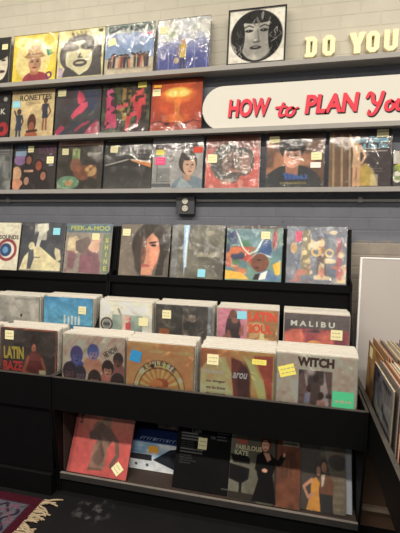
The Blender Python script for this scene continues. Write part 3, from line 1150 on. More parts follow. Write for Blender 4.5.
a = Art((150, 148, 146))
a.rect(0, 0, 1, .30, (140, 137, 138))
a.word('superchunk', .5, .19, .19, (66, 48, 58), .92, .04)
a.rect(.10, .60, .36, .84, (128, 128, 128))
a.ring(.37, .42, .05, .03, (110, 108, 106), .7)
a.line([(.1, .55), (.1, .86), (.37, .86)], .016, (92, 92, 92))
a.rect(0, .90, .38, .97, (88, 92, 98))
a.ell(.74, 1.0, .34, .25, (112, 128, 140))
a.poly([(.5, .98), (.58, .78), (.70, .86), (.82, .98)], (150, 160, 166))
a.rect(.64, .62, .78, .84, (176, 138, 116))
a.ell(.71, .50, .18, .22, (62, 54, 50))
a.ell(.74, .56, .125, .175, (196, 160, 136))
a.ell(.70, .36, .14, .10, (58, 50, 48))
for k in (-.055, .05):
    a.ell(.755 + k, .54, .026, .014, (70, 56, 50))
a.line([(.765, .56), (.78, .62)], .014, (150, 112, 92))
a.ell(.76, .67, .04, .014, (150, 84, 78))
record('grey record cover with a drawn woman under wide dark lettering, lowest wall shelf', a, -.690, WY, Z3, WL, (180, 176, 170), g3, 'film', G3, stickers=[(.15, .29, .052, .03, 'sticker_y'), (.16, .46, .062, .045, 'sticker_p'), (.90, .26, .055, .034, 'sticker_r')])

a = Art((186, 78, 66))
a.grad((150, 74, 64), (196, 84, 72), 'v', .1, .5)
a.rect(0, .0, 1, .25, (132, 70, 60))
a.scrawl(6, .58, .17, .14, (92, 44, 40), .80, .02)
a.ell(.42, .52, .33, .36, (56, 52, 48), soft=2)
a.ell(.72, .5, .18, .27, (70, 58, 54), soft=2)
a.ell(.5, .56, .20, .26, (112, 84, 72), soft=3)
a.ell(.74, .54, .10, .19, (150, 108, 94), soft=2)
for x in (.42, .57):
    a.ell(x, .50, .05, .022, (44, 34, 32))
a.line([(.5, .5), (.52, .6), (.47, .61)], .02, (74, 52, 46))
a.ell(.51, .68, .075, .03, (168, 104, 96))
a.ell(.51, .80, .12, .10, (64, 56, 52), soft=3)
a.ell(.74, .49, .03, .014, (60, 44, 42))
a.ell(.75, .62, .03, .014, (110, 66, 60))
a.cloud((204, 170, 150), 9, 6, .55, .75, .55, (0, .82, 1, 1))
record('red record cover with a large bearded face beside a smaller one, lowest wall shelf', a, -.358, WY, Z3, WL, (160, 120, 104), g3, 'crinkled', G3, stickers=[(.12, .44, .055, .048)])

a = Art((104, 74, 58))
a.cloud((176, 122, 92), 4, 6, .4, .65, .9, (0, .15, 1, .75))
a.rect(0, 0, 1, .16, (70, 52, 46), .7)
a.ell(.46, 1.0, .52, .42, (52, 54, 58))
a.rect(.34, .55, .56, .8, (170, 116, 94))
a.ell(.45, .28, .225, .21, (34, 28, 27))
a.face(.455, .44, .20, (214, 160, 136), (38, 30, 30), (176, 84, 82), (56, 40, 36))
a.ell(.45, .20, .22, .12, (34, 28, 27))
a.line([(.40, .54), (.46, .565), (.52, .54)], .024, (236, 226, 214))
a.poly([(.3, .72), (.62, .80), (.78, .84), (.34, .86)], (54, 84, 150))
a.scrawl(6, .52, .80, .09, (70, 104, 176), .42, .015, -.03, .2)
a.scrawl(12, .48, .92, .045, (200, 176, 96), .46, .01)
a.rect(0, 0, 1, 1, (0, 0, 0), 0)
record('record cover portrait of a smiling dark-haired man in a dark jacket, lowest wall shelf', a, -.008, WY, Z3, WL, (60, 54, 50), g3, 'film', G3, stickers=[(.13, .12, .055, .036), (.87, .44, .055, .042), (.86, .60, .055, .03, 'sticker_w')])

a = Art((78, 58, 52))
a.grad((120, 92, 66), (62, 50, 54), 'u', 0, .7)
for i, x in enumerate((.06, .13, .2, .26, .33)):
    a.line([(x, .08), (x + .02, .98)], .035, ((176, 146, 108), (110, 80, 58))[i % 2], .8)
a.poly([(.42, .98), (.5, .64), (.60, .58), (.72, .70), (.80, .98)], (176, 150, 72))
a.rect(.68, .78, .80, .98, (200, 190, 160), .6)
a.stand(.45, .12, .86, (204, 164, 128), (186, 146, 84), (196, 160, 124), (196, 150, 116), ((-.10, -.02), (.14, .40)), .8)
a.word('Hum Danse', .66, .17, .11, (112, 166, 186), .58, .008, 0, .2)
a.word('& Die Die', .74, .285, .09, (112, 166, 186), .40, .008, 0, .2)
a.lines_of_print(.50, .33, .94, 2, .045, (206, 196, 176), .016, 5)
a.lines_of_print(.64, .68, .92, 2, .045, (150, 140, 128), .010, 6)
record('brown record cover with a posing dancer before a curtain, lowest wall shelf', a, .331, WY, Z3, WL, (170, 160, 146), g3, 'film', G3, stickers=[(.86, .07, .058, .04)])

a = Art((58, 56, 50))
a.rect(0, 0, 1, .36, (190, 186, 176))
a.ell(.18, .46, .16, .10, (206, 200, 60))
a.ell(.1, .72, .12, .16, (220, 216, 206))
a.cloud((120, 140, 80), 8, 4, .5, .7, .8, (0, .4, 1, 1))
record('small record with a white top band, at the right end of the lowest wall shelf', a, .596, WY, Z3, WL, (190, 186, 176), g3, 'film', G3, size=.62)

# ---------- display ledge of the stepped bins
G4 = 'records on the display ledge of the black bins'
LY, LL, LZ = -.168, .20, .998
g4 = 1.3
a = Art((210, 204, 184))
a.ell(.72, .58, .235, .235, (150, 60, 70))
a.ell(.72, .58, .175, .175, (222, 214, 196))
a.ell(.69, .58, .14, .14, (48, 74, 120))
a.ell(.68, .58, .07, .07, (100, 150, 186))
a.scrawl(6, .8, .07, .05, (170, 166, 146), .3)
a.word('BY SOUNDS', .66, .31, .09, (60, 58, 58), .62, .015)
a.rect(.02, .12, .5, .22, (226, 214, 130), .8)
record('cream record cover with red and blue target rings, leftmost on the display ledge', a, -1.887, LY, LZ, LL, (190, 184, 166), g4, group=G4)

a = Art((86, 88, 94))
a.cloud((70, 72, 80), 6, 4, .4, .7, .8)
a.poly([(.02, .98), (.1, .72), (.28, .5), (.44, .48), (.78, .72), (.96, .82), (.96, .98)], (206, 196, 158))
a.poly([(.34, .02), (.6, .0), (.62, .14), (.48, .28), (.44, .5), (.36, .5), (.40, .2)], (200, 198, 184))
a.cloud((190, 186, 172), 9, 3, .55, .68, .8, (.3, 0, .64, .35))
a.poly([(.20, .58), (.30, .5), (.34, .74), (.28, .96), (.2, .96)], (88, 92, 100))
a.ell(.26, .48, .07, .08, (204, 196, 160))
a.poly([(.80, .5), (.92, .55), (.96, .74), (.88, .8), (.80, .62)], (196, 186, 156))
a.cloud((120, 108, 104), 10, 8, .55, .7, .7, (.04, .02, .3, .25))
a.lines_of_print(.34, .715, .48, 1, .05, (92, 88, 80), .022)
record('slate and cream collage record cover with a blue label, on the display ledge', a, -1.5625, LY, LZ, LL, (210, 206, 190), g4, group=G4, stickers=[(.81, .17, .05, .045, 'sticker_b', 0, None)])

a = Art((150, 140, 130))
a.rect(0, 0, 1, .18, (94, 118, 136))
a.poly([(.06, .3), (.25, .25), (.42, .5), (.25, .62), (.05, .55)], (200, 184, 150))
a.poly([(.22, .36), (.5, .26), (.62, .5), (.68, .62), (.46, .66), (.24, .54)], (120, 104, 100))
a.poly([(.5, .5), (.62, .26), (.76, .3), (.74, .56), (.6, .58)], (206, 170, 148))
a.cloud((136, 92, 104), 6, 6, .5, .7, .9, (.02, .55, .8, 1))
a.poly([(.34, .62), (.56, .66), (.6, .98), (.34, .98)], (140, 92, 104))
a.rect(.82, .2, .98, .98, (118, 132, 112))
a.word('PEEK-A-MOO', .52, .09, .10, (176, 180, 104), .86, .012)
for i, ch in enumerate('SHINE'):
    a.word(ch, .905, .33 + i * .14, .09, (196, 190, 110), .022 if ch == 'I' else .07, .012)
record('pale record cover with yellow lettering along the top and right edge, on the display ledge', a, -1.2405, LY, LZ, LL, (220, 220, 214), g4, 'crinkled', G4, stickers=[(.66, .26, .05, .04)])

a = Art((112, 104, 94))
a.grad((128, 116, 104), (98, 92, 84), 'u')
a.ell(.62, .40, .38, .44, (62, 54, 48), soft=4)
a.ell(.50, .62, .2, .4, (70, 60, 54), soft=4)
a.poly([(.52, .3), (.64, .16), (.76, .28), (.82, .5), (.74, .68), (.68, .98), (.46, .98), (.46, .74), (.48, .5)], (196, 138, 112))
a.ell(.70, .55, .10, .28, (220, 150, 120), soft=5)
a.ell(.48, .5, .05, .3, (110, 80, 68), soft=3)
a.line([(.60, .36), (.74, .34)], .035, (60, 46, 42))
a.ell(.675, .405, .055, .024, (44, 36, 36))
a.line([(.52, .42), (.50, .60), (.46, .66), (.54, .68)], .02, (150, 98, 80))
a.ell(.54, .80, .09, .03, (170, 92, 84))
a.poly([(.76, .2), (.92, .3), (.9, .98), (.74, .98), (.82, .55)], (56, 50, 46))
record('brown record cover filled by a close-up of a face, on the display ledge', a, -.866, LY, LZ, LL, (80, 76, 70), g4, 'film', G4, stickers=[(.11, .16, .05, .042)])

a = Art((112, 108, 94))
a.cloud((86, 82, 72), 5, 3, .4, .7, .9)
a.poly([(.22, .0), (.34, .0), (.30, .5), (.27, .98), (.24, .6)], (150, 182, 228))
a.rect(.27, .0, .31, .8, (206, 222, 246), .8)
a.cloud((170, 164, 140), 7, 8, .5, .75, .7, (.36, .1, 1, .6))
a.rect(.02, .0, .12, 1, (120, 126, 140), .5)
record('record in badly crinkled shiny plastic with a pale blue streak, on the display ledge', a, -.541, LY, LZ, LL, (160, 156, 146), g4, 'crinkled', G4, stickers=[(.61, .90, .045, .045, 'sticker_b', 0, None)])

a = Art((110, 142, 132))
a.cloud((94, 128, 140), 4, 7, .4, .7, .8)
a.rect(0, .0, 1, .055, (96, 84, 80))
a.cloud((192, 76, 62), 4, 5, .45, .6, .95, (.0, .15, .52, .75))
a.cloud((206, 120, 78), 6, 9, .55, .7, .9, (0, .4, .5, .9))
a.cloud((70, 118, 82), 6, 11, .6, .75, .9, (0, .1, .5, .85))
a.cloud((50, 66, 104), 7, 19, .66, .78, .9, (.0, .1, .5, .9))
a.poly([(0, .82), (.3, .86), (.44, .98), (0, .98)], (226, 176, 70))
a.poly([(.84, .70), (.98, .62), (.98, .86), (.9, .9)], (224, 178, 74))
a.ell(.87, .25, .05, .18, (150, 72, 72))
a.line([(.18, .12), (.30, .40), (.42, .52), (.54, .46), (.68, .2)], .025, (206, 212, 206))
a.poly([(.56, .52), (.62, .36), (.70, .22), (.80, .26), (.82, .44), (.80, .56)], (54, 82, 128))
a.line([(.50, .55), (.62, .50), (.80, .56)], .03, (186, 196, 204))
a.ell(.62, .67, .155, .17, (122, 76, 60))
a.ell(.60, .62, .04, .015, (60, 40, 36))
a.ell(.56, .76, .05, .02, (90, 50, 46))
a.poly([(.52, .98), (.62, .84), (.78, .78), (.96, .92), (.96, .98)], (92, 122, 158))
a.poly([(.60, .98), (.64, .86), (.76, .80), (.72, .96)], (220, 216, 206))
a.poly([(.5, .98), (.54, .88), (.62, .86), (.6, .98)], (50, 44, 44))
record('bright painted record cover of a man in a pointed blue hat, on the display ledge', a, -.2135, LY, LZ, LL, (150, 146, 130), g4, 'film', G4, stickers=[(.70, .17, .05, .042)])

a = Art((132, 136, 148))
a.cloud((104, 112, 128), 5, 4, .4, .7, .9)
a.rect(.26, .06, .40, .86, (140, 128, 98))
a.cloud((206, 186, 140), 13, 5, .5, .62, .9, (.26, .05, .40, .85))
a.rect(.14, .08, .25, .27, (224, 78, 120))
a.ell(.12, .38, .06, .1, (196, 160, 110))
a.ell(.58, .26, .06, .06, (150, 108, 80))
a.rect(.53, .30, .64, .52, (168, 122, 92))
a.poly([(.52, .5), (.66, .5), (.68, .92), (.52, .92)], (110, 92, 86))
a.ring(.5, .44, .07, .04, (206, 176, 120))
a.ring(.72, .46, .06, .035, (206, 180, 130))
a.rect(.84, .2, .92, .92, (166, 96, 104))
a.cloud((216, 196, 160), 10, 8, .6, .7, .9, (.4, .05, 1, .98))
a.cloud((190, 120, 110), 10, 18, .6, .72, .8, (0, .68, 1, .98))
record('grey blue record cover with gilded figures and a pink patch, rightmost on the display ledge', a, .1235, LY, LZ, LL, (170, 172, 176), g4, 'crinkled', G4)

# ---------- filed records
PLAIN = [Art((206, 196, 172), 3), Art((188, 178, 154), 3), Art((212, 206, 190), 3), Art((150, 116, 84), 3), Art((196, 150, 130), 3), Art((120, 110, 104), 3)]
_plain = []
for q in PLAIN:
    me = art_mesh('cover', q, CARD_W, CARD_W, .0036, tuple(q.im[0, 0]), 1.0, .003)
    me.materials.append(M['print'])
    _plain.append(me)
_proto = thing('record_album', 'record', 'record')
_pc = obj('cover', _plain[0], None, _proto)
_ps = obj('clear_sleeve', _films['milky'], None, _proto)
_first = [True]
rs = random.Random(11)


def filed(label, group, x, y, z, n, step=.0104, lean=.06, dz=.006, pick=(0, 0, 1, 2, 2, 2), yaw=0.0, along=(0, 1), roll=0.0, film=True):
    """n records standing one behind another"""
    for i in range(n):
        if _first[0]:
            r, _first[0] = _proto, False
            c, s = _pc, _ps
        else:
            r = _proto.copy()
            C.objects.link(r)
            c = _pc.copy()
            C.objects.link(c)
            c.parent = r
            s = None
            if film:
                s = _ps.copy()
                C.objects.link(s)
                s.parent = r
        c.data = _plain[rs.choice(pick)]
        r['label'], r['group'] = label, group
        ex = rs.uniform(-.002, .002)
        r.location = (x + along[0] * step * (i + 1) + along[1] * ex, y + along[1] * step * (i + 1) + along[0] * ex, z + rs.choice((rs.uniform(-dz, dz * .5), rs.uniform(-dz, dz * .5), rs.uniform(dz * .5, dz * 1.5))))
        r.rotation_euler = (-lean, roll, yaw)


BL = .06
G5, G6 = 'front covers in the rear row of the black bins', 'front covers in the front row of the black bins'
BY, BZ = -.362, .558
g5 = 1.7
a = Art((158, 154, 146))
a.noise(.06, 4, 3)
a.scrawl(13, .72, .05, .035, (60, 58, 56), .5, .01)
a.cloud((132, 130, 124), 4, 9, .5, .8, .6)
a.ell(.62, .36, .02, .03, (44, 42, 42))
record('plain grey record cover with a thin black title, left in the rear bin row', a, -1.598, BY, BZ - .004, BL, (210, 200, 180), g5, 'film', G5)
filed('record filed behind the plain grey cover in the rear bin row', 'records behind the plain grey cover', -1.598, BY, BZ - .002, 11, pick=(0, 0, 1, 2, 3))

a = Art((62, 130, 166))
a.grad((60, 120, 158), (96, 160, 186), 'v', 0, .5)
a.cloud((84, 146, 176), 5, 3, .4, .7, .8)
for i, x in enumerate((.42, .50, .57, .64, .71)):
    a.rect(x, .36 + .02 * (i % 2), x + .035, .52, (196, 212, 214))
    a.ell(x + .017, .35 + .02 * (i % 2), .018, .024, (196, 190, 176))
a.rect(0, .5, 1, 1, (56, 112, 140))
record('sky blue record cover with tiny pale figures, in the rear bin row', a, -1.252, BY, BZ + .006, BL, (190, 190, 180), g5, 'film', G5, stickers=[(.80, .22, .048, .044)])
filed('record filed behind the sky blue cover in the rear bin row', 'records behind the sky blue cover', -1.252, BY, BZ + .006, 11)

a = Art((206, 194, 178))
a.rect(.24, .24, .82, .68, (134, 148, 138))
a.ring(.135, .42, .105, .03, (62, 60, 62))
a.ell(.135, .42, .075, .085, (130, 132, 130))
a.rect(.07, .39, .2, .45, (80, 80, 80))
a.rect(.43, .25, .58, .68, (186, 156, 146))
a.rect(.46, .34, .55, .68, (200, 176, 162))
a.cloud((190, 70, 80), 12, 5, .6, .7, .9, (.5, .28, .6, .5))
a.line([(.36, .14), (.42, .26)], .04, (140, 140, 130))
record('pale beige record cover with a round black emblem and grey green band, rear bin row', a, -.893, BY, BZ + .002, BL, (216, 206, 190), g5, 'film', G5, stickers=[(.84, .34, .055, .045, 'sticker', 0, None)])
filed('record filed behind the pale beige emblem cover', 'records behind the pale beige emblem cover', -.893, BY, BZ + .002, 11, pick=(0, 1, 2, 2, 3))

a = Art((96, 92, 88))
a.cloud((74, 72, 70), 5, 4, .4, .7, .9)
a.rect(.04, .08, .26, .98, (108, 96, 88), .8)
a.rect(.07, .42, .25, .62, (198, 116, 66))
a.cloud((170, 150, 140), 9, 9, .45, .65, .9, (.48, .15, .84, .7))
a.rect(.93, 0, 1, 1, (150, 156, 162))
record('dark grey record cover with an orange block at its left, in the rear bin row', a, -.560, BY, BZ, BL, (180, 176, 168), g5, 'crinkled', G5, stickers=[(.20, .17, .05, .045)])
filed('record filed behind the dark grey and orange cover', 'records behind the dark grey and orange cover', -.560, BY, BZ, 12)

a = Art((186, 116, 126))
a.rect(0, 0, .5, 1, (176, 116, 132))
a.ell(.27, .36, .13, .3, (64, 54, 58))
a.ell(.26, .10, .06, .08, (120, 82, 70))
a.cloud((146, 96, 84), 10, 4, .6, .7, .9, (.1, .15, .44, .6))
a.rect(.5, 0, 1, 1, (150, 112, 76))
a.cloud((216, 190, 140), 12, 3, .5, .65, .9, (.5, .35, 1, 1))
a.word('LATIN', .75, .11, .16, (206, 74, 60), .46, .025)
a.word('SOUL', .72, .31, .15, (206, 84, 64), .40, .025)
a.cloud((190, 160, 120), 12, 13, .6, .7, .7, (.5, .2, 1, .5))
record('pink record cover with red lettering over a gold right half, rear bin row', a, -.217, BY, BZ + .0005, BL, (200, 190, 190), g5, 'film', G5, stickers=[(.41, .10, .05, .042, 'sticker_b', 0, None)])
filed('record filed behind the pink and gold cover', 'records behind the pink and gold cover', -.217, BY, BZ, 12, pick=(0, 2, 2, 4, 1))

a = Art((150, 78, 84))
a.rect(0, 0, 1, .24, (92, 84, 84))
a.cloud((70, 66, 72), 6, 7, .5, .7, .9, (0, .1, 1, .3))
a.cloud((192, 108, 92), 5, 3, .4, .65, .9, (0, .26, .8, .8))
a.cloud((110, 60, 74), 7, 6, .5, .65, .8, (.3, .24, 1, .9))
a.ell(.48, .62, .19, .2, (214, 146, 92))
a.rect(.2, .7, .8, .78, (132, 70, 72))
a.word('M A L I B U', .44, .16, .09, (176, 178, 172), .68, .02)
a.cloud((84, 88, 96), 8, 9, .5, .65, .8, (.7, .5, 1, 1))
record('dusky red sunset record cover with wide pale lettering, right end of the rear bin row', a, .128, BY, BZ - .003, BL, (206, 200, 186), g5, 'film', G5, stickers=[(.81, .31, .055, .05)])
filed('record filed behind the dusky red sunset cover', 'records behind the dusky red sunset cover', .128, BY, BZ - .002, 13, pick=(2, 2, 0, 1))

# front row
FY, FZ = -.760, .4625
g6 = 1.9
a = Art((120, 84, 56))
a.noise(.1, 6, 2)
record('brown record cover at the left edge beside the orange lettered dark cover', a, -1.598, -.712, FZ - .004, BL, (140, 100, 70), g6, None, G6)
filed('record filed behind the brown cover at the far left', 'records behind the brown cover at the far left', -1.598, -.712, FZ - .004, 8, pick=(3, 0, 1, 2))

a = Art((64, 56, 54))
a.rect(0, 0, .022, 1, (150, 84, 60))
a.rect(0, 0, 1, .025, (168, 96, 70))
a.rect(.975, 0, 1, 1, (170, 90, 80))
a.cloud((84, 72, 68), 6, 4, .5, .7, .7)
a.word('LATIN', .235, .40, .20, (216, 162, 78), .37, .03, .03)
a.word('BAZE', .225, .61, .16, (206, 66, 64), .36, .03, .03)
a.ell(.60, .28, .045, .11, (170, 104, 80), rot=.1)
a.ell(.60, .20, .06, .12, (60, 44, 40))
a.ell(.60, .30, .035, .07, (178, 112, 86))
a.ell(.62, .56, .15, .22, (122, 64, 60))
a.poly([(.40, .8), (.5, .5), (.72, .5), (.82, .78), (.76, .98), (.40, .98)], (110, 50, 48))
a.line([(.50, .46), (.42, .68), (.58, .74)], .06, (160, 92, 72))
a.line([(.74, .46), (.80, .62), (.68, .76)], .05, (150, 84, 66))
a.rect(.70, .64, .82, .78, (206, 178, 146))
a.ell(.5, .90, .2, .09, (140, 76, 62))
record('dark record cover with orange and red lettering beside a seated woman, front bin row', a, -1.2545, -.712, FZ + .001, BL, (176, 104, 76), g6, 'film', G6, stickers=[(.155, .12, .05, .045)])
filed('record filed behind the dark orange lettered cover', 'records behind the dark orange lettered cover', -1.2545, -.712, FZ + .002, 10, pick=(0, 0, 1, 1, 3))

a = Art((192, 166, 150))
for i in range(9):
    a.line([(-.1 + i * .14, .30), (.2 + i * .14, -.05)], .03, ((206, 180, 160), (176, 150, 136))[i % 2], .8)
a.word('HE NOW', .78, .22, .09, (64, 54, 50), .24, .012, .55)
a.scrawl(7, .36, .24, .06, (120, 150, 110), .26, .008, .55)
SK = ((96, 72, 92), (88, 96, 150), (170, 118, 96), (150, 98, 78), (176, 116, 92), (196, 140, 116), (150, 92, 84), (170, 120, 100))
for x, y, r, c, hr, cl in ((.23, .32, .11, (96, 100, 160), (76, 70, 120), (72, 80, 140)), (.50, .26, .10, (150, 130, 160), (84, 96, 150), (190, 136, 112)), (.90, .34, .085, (120, 84, 70), (66, 50, 50), (150, 96, 92)), (.74, .48, .10, (196, 140, 116), (58, 44, 42), (176, 110, 100)), (.12, .58, .12, (110, 78, 84), (56, 46, 52), (160, 92, 64)), (.30, .60, .10, (116, 92, 110), (60, 52, 62), (176, 100, 60)), (.53, .66, .115, (172, 118, 92), (58, 44, 40), (186, 130, 84)), (.90, .68, .12, (164, 112, 90), (56, 44, 42), (170, 104, 92))):
    a.ell(x, y + r * 2.0, r * 1.55, r * 1.5, cl)
    a.ell(x, y - .02, r * .95, r * 1.2, hr)
    a.face(x, y + .03, r * .78, c, hr)
record('record cover with a group of eight bare-shouldered people, in the front bin row', a, -.878, FY, FZ + .008, BL, (220, 200, 180), g6, 'film', G6)
filed('record filed behind the group portrait cover', 'records behind the group portrait cover', -.878, FY, FZ + .007, 11)

a = Art((224, 138, 90))
a.rect(.34, .10, 1, .14, (222, 156, 104))
a.ell(.5, .66, .385, .42, (70, 50, 44))
a.ell(.5, .66, .375, .41, (216, 166, 108))
for i in range(20):
    t0 = 2 * math.pi * i / 20
    a.poly([(.5, .66), (.5 + .30 * math.cos(t0), .66 + .33 * math.sin(t0)), (.5 + .30 * math.cos(t0 + .16), .66 + .33 * math.sin(t0 + .16))], (190, 122, 62))
th = np.arctan2((a.v - .66), (a.u - .5))
rr_ = np.hypot((a.u - .5) / .385, (a.v - .66) / .42)
a.put((rr_ > .80) * (rr_ < .98) * (np.sin(th * 10) > .55), (238, 206, 160), .8)
a.ring(.5, .66, .305, .014, (80, 56, 48))
a.ell(.5, .66, .15, .165, (206, 128, 74))
a.cloud((150, 70, 50), 14, 5, .5, .62, .8, (.36, .5, .64, .82))
a.ell(.5, .66, .04, .04, (170, 76, 56))
a.ell(.395, .33, .03, .03, (48, 40, 44))
for i, ch in enumerate('ROULETTE'):
    t0 = math.radians(-128 + i * 11)
    a.word(ch, .5 + .345 * math.cos(t0), .66 + .375 * math.sin(t0), .065, (74, 50, 60), .045, .012, -(t0 + math.pi / 2))
record('orange record cover with a tan spoked wheel and blue label, in the front bin row', a, -.556, FY, FZ - .002, BL, (226, 214, 196), g6, 'film', G6, stickers=[(.14, .21, .052, .05, 'sticker_db', .18, None)])
filed('record filed behind the orange wheel cover', 'records behind the orange wheel cover', -.556, FY, FZ + .002, 11, pick=(0, 2, 2, 1))

a = Art((176, 130, 84))
a.grad((170, 104, 72), (190, 150, 92), 'u', 0, .7)
a.poly([(.0, .3), (.12, .12), (.34, .1), (.46, .4), (.44, .98), (0, .98)], (206, 170, 122))
a.ell(.2, .7, .24, .3, (214, 178, 136), soft=6)
a.poly([(.42, .1), (.56, .14), (.66, .36), (.70, .62), (.60, .9), (.48, .7), (.44, .4)], (120, 62, 56))
a.ell(.60, .42, .09, .25, (80, 50, 50), soft=5)
a.poly([(.58, .06), (.72, .16), (.88, .44), (.94, .98), (.80, .98), (.80, .6), (.70, .3)], (222, 204, 120))
a.poly([(.72, .06), (.98, .04), (.98, .98), (.94, .7), (.86, .36)], (170, 84, 66))
a.cloud((132, 40, 56), 8, 6, .42, .6, .95, (.52, .74, .86, 1))
a.ell(.66, .92, .15, .13, (126, 36, 56), soft=3)
a.word('the burnt', .18, .31, .06, (226, 204, 180), .28, .005, 0, .2)
a.word('arou', .55, .34, .08, (222, 210, 190), .2, .005, 0, .3)
for i, s in enumerate(('no longer', 'we do know', 'the animals')):
    a.word(s, .22, .45 + i * .085, .045, (92, 52, 44), .27, .008)
record('swirling tan and maroon record cover with two yellow labels, in the front bin row', a, -.213, FY, FZ - .004, BL, (222, 214, 200), g6, 'film', G6, stickers=[(.17, .15, .05, .045), (.80, .13, .06, .022, 'sticker_y')])
filed('record filed behind the swirling tan and maroon cover', 'records behind the swirling tan and maroon cover', -.213, FY, FZ + .002, 12, pick=(2, 2, 0, 2))

a = Art((190, 172, 156))
a.noise(.04, 4, 6)
a.word('WITCH', .49, .095, .125, (74, 52, 48), .46, .04)
a.rect(.27, .19, .71, .90, (206, 190, 176))
a.rect(.28, .20, .70, .90, (112, 90, 84))
a.poly([(.34, .20), (.60, .20), (.66, .5), (.68, .9), (.34, .9), (.40, .5)], (176, 160, 156))
a.cloud((70, 58, 58), 9, 3, .5, .62, .9, (.28, .2, .70, .55))
for x, y, c in ((.42, .44, (130, 130, 150)), (.50, .30, (90, 70, 66)), (.57, .52, (170, 130, 130))):
    a.ell(x, y, .035, .05, (70, 50, 46))
    a.poly([(x - .05, y + .06), (x + .05, y + .06), (x + .08, y + .4), (x - .08, y + .4)], c)
a.rect(.28, .80, .70, .92, (70, 46, 44))
a.cloud((150, 110, 90), 12, 9, .6, .7, .8, (.28, .55, .7, .9))
w_ = record('grey beige record cover with brown block lettering and green label, front bin row', a, .110, FY, FZ + .004, BL, (206, 196, 184), g6, 'film', G6, stickers=[(.13, .23, .065, .045, 'sticker_y', -.3)])
sticker(w_, .84, .64, .082, .125, 'sticker_g', 0, 'x', 'paper_label', 'green paper label')
filed('record filed behind the grey beige brown lettered cover', 'records behind the grey beige brown lettered cover', .110, FY, FZ + .008, 14, pick=(2, 2, 0, 1))

# ---------- open lower shelf
G7 = 'records leaning in the open lower shelf'
UY, UZ, UL = -.722, .0895, .44
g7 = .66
a = Art((222, 112, 96))
a.grad((232, 146, 112), (222, 92, 88), 'v', .05, .6)
a.rect(0, 0, 1, .09, (150, 96, 66))
a.cloud((190, 140, 90), 9, 4, .5, .7, .8, (0, 0, 1, .10))
a.rect(0, .08, .05, 1, (190, 80, 76))
for i in range(5):
    a.rect(.07, .05 + i * .05, .12, .085 + i * .05, (110, 60, 56))
a.ell(.47, .33, .15, .12, (150, 110, 92))
a.ell(.54, .22, .08, .1, (160, 122, 98))
a.poly([(.26, .42), (.44, .24), (.62, .30), (.70, .46), (.60, .62), (.58, .92), (.34, .94), (.40, .64), (.42, .5), (.30, .50)], (122, 88, 76))
a.line([(.62, .36), (.76, .5), (.80, .68), (.72, .84)], .065, (130, 92, 80))
a.cloud((164, 124, 104), 8, 5, .5, .66, .8, (.36, .3, .62, .9))
a.line([(.46, .46), (.56, .7)], .05, (92, 66, 60), .7)
record('salmon pink record cover with a grey brown figure, at the left of the lower shelf', a, -.884, UY, UZ, UL, (200, 84, 76), g7, 'film', G7, stickers=[(.84, .86, .046, .046, 'sticker', .75)])
for i, c in enumerate(((176, 72, 66), (150, 60, 58))):
    q = Art(c, 12)
    q.noise(.1, 3, i)
    record(('dark red record just behind the salmon pink cover on the lower shelf', 'dark red record, second behind the salmon pink cover on the lower shelf')[i], q, -.887 - i * .002, UY + .013 * (i + 1), UZ, UL, (160, 64, 60), g7, 'film', G7)

# cardboard box of a record player
a = Art((206, 212, 216), 110)
bt = thing('record_player_box', 'blue and white cardboard box picturing a black record player, on the lower shelf', 'box', (-.585, -.612, .0895))
bw, bh, bd = .34, .15, .28
a.cloud((120, 168, 206), 6, 4, .4, .65, .8, (0, .0, .6, .6))
a.rect(0, .0, 1, .04, (36, 62, 120))
a.rect(.0, .46, .34, .66, (40, 38, 44))
a.poly([(.36, .62), (.62, .20), (1, .02), (1, .98), (.84, .98)], (24, 26, 32))
a.poly([(.38, .62), (.62, .25), (.98, .08), (.98, .5), (.84, .9)], (38, 42, 52))
a.ell(.74, .5, .12, .2, (30, 32, 40), rot=-.2)
for x in (.10, .27):
    a.ell(x, .82, .02, .05, (60, 60, 66))
obj('carton', art_mesh('carton', a, bw, bh, bd, (28, 44, 92), 1.1), M['matt_print'], bt).location = (0, bd / 2, 0)
lb = bmesh.new()
rl = random.Random(3)
x = -.12
while x < .13:
    q = rl.uniform(.008, .016)
    bx(lb, x, x + .004, .012, .038, bh + .0003, bh + .0008)
    bx(lb, x, x + q, (.012, .034)[rl.random() > .5], (.016, .038)[rl.random() > .0], bh + .0003, bh + .0007)
    x += q + .006
obj('lid_print', lb, mat('pale_blue_print', (150, 170, 206), .7, .2), bt)
o = obj('price_sticker', box(-.025, .025, -.0009, -.0003, -.017, .017), M['sticker_o'], bt)
o.location = (-.045, 0, .112)

a = Art((74, 60, 50))
a.cloud((120, 98, 74), 5, 6, .45, .7, .9)
a.cloud((40, 44, 60), 6, 9, .55, .7, .8)
record('dim brown record leaning at the back on the record player box', a, -.50, -.48, .2415, .5, (90, 74, 60), g7, 'film', G7)

a = Art((17, 17, 18))
a.noise(.15, 4, 3)
a.word('Cash', .29, .19, .07, (130, 134, 140), .15, .01)
a.lines_of_print(.16, .15, .40, 1, .04, (96, 98, 104), .012, 2)
a.lines_of_print(.07, .24, .42, 3, .042, (150, 150, 150), .022, 4)
a.lines_of_print(.07, .365, .30, 4, .032, (92, 92, 94), .012, 7)
a.lines_of_print(.07, .46, .46, 2, .042, (150, 150, 150), .02, 8)
a.lines_of_print(.07, .55, .32, 4, .034, (80, 80, 82), .012, 9)
a.lines_of_print(.62, .19, .80, 3, .045, (120, 122, 126), .018, 11)
a.poly([(.515, .12), (.575, .12), (.545, .19)], (70, 76, 130))
a.scrawl(2, .55, .265, .045, (160, 160, 160), .08)
a.line([(.74, .92), (.92, .92)], .012, (110, 108, 104))
record('black record cover printed with small white lines of type, on the lower shelf', a, -.350, UY + .014, UZ, UL, (30, 30, 32), g7, None, G7, stickers=[(.40, .36, .042, .05, 'sticker')], printed='matt_print')

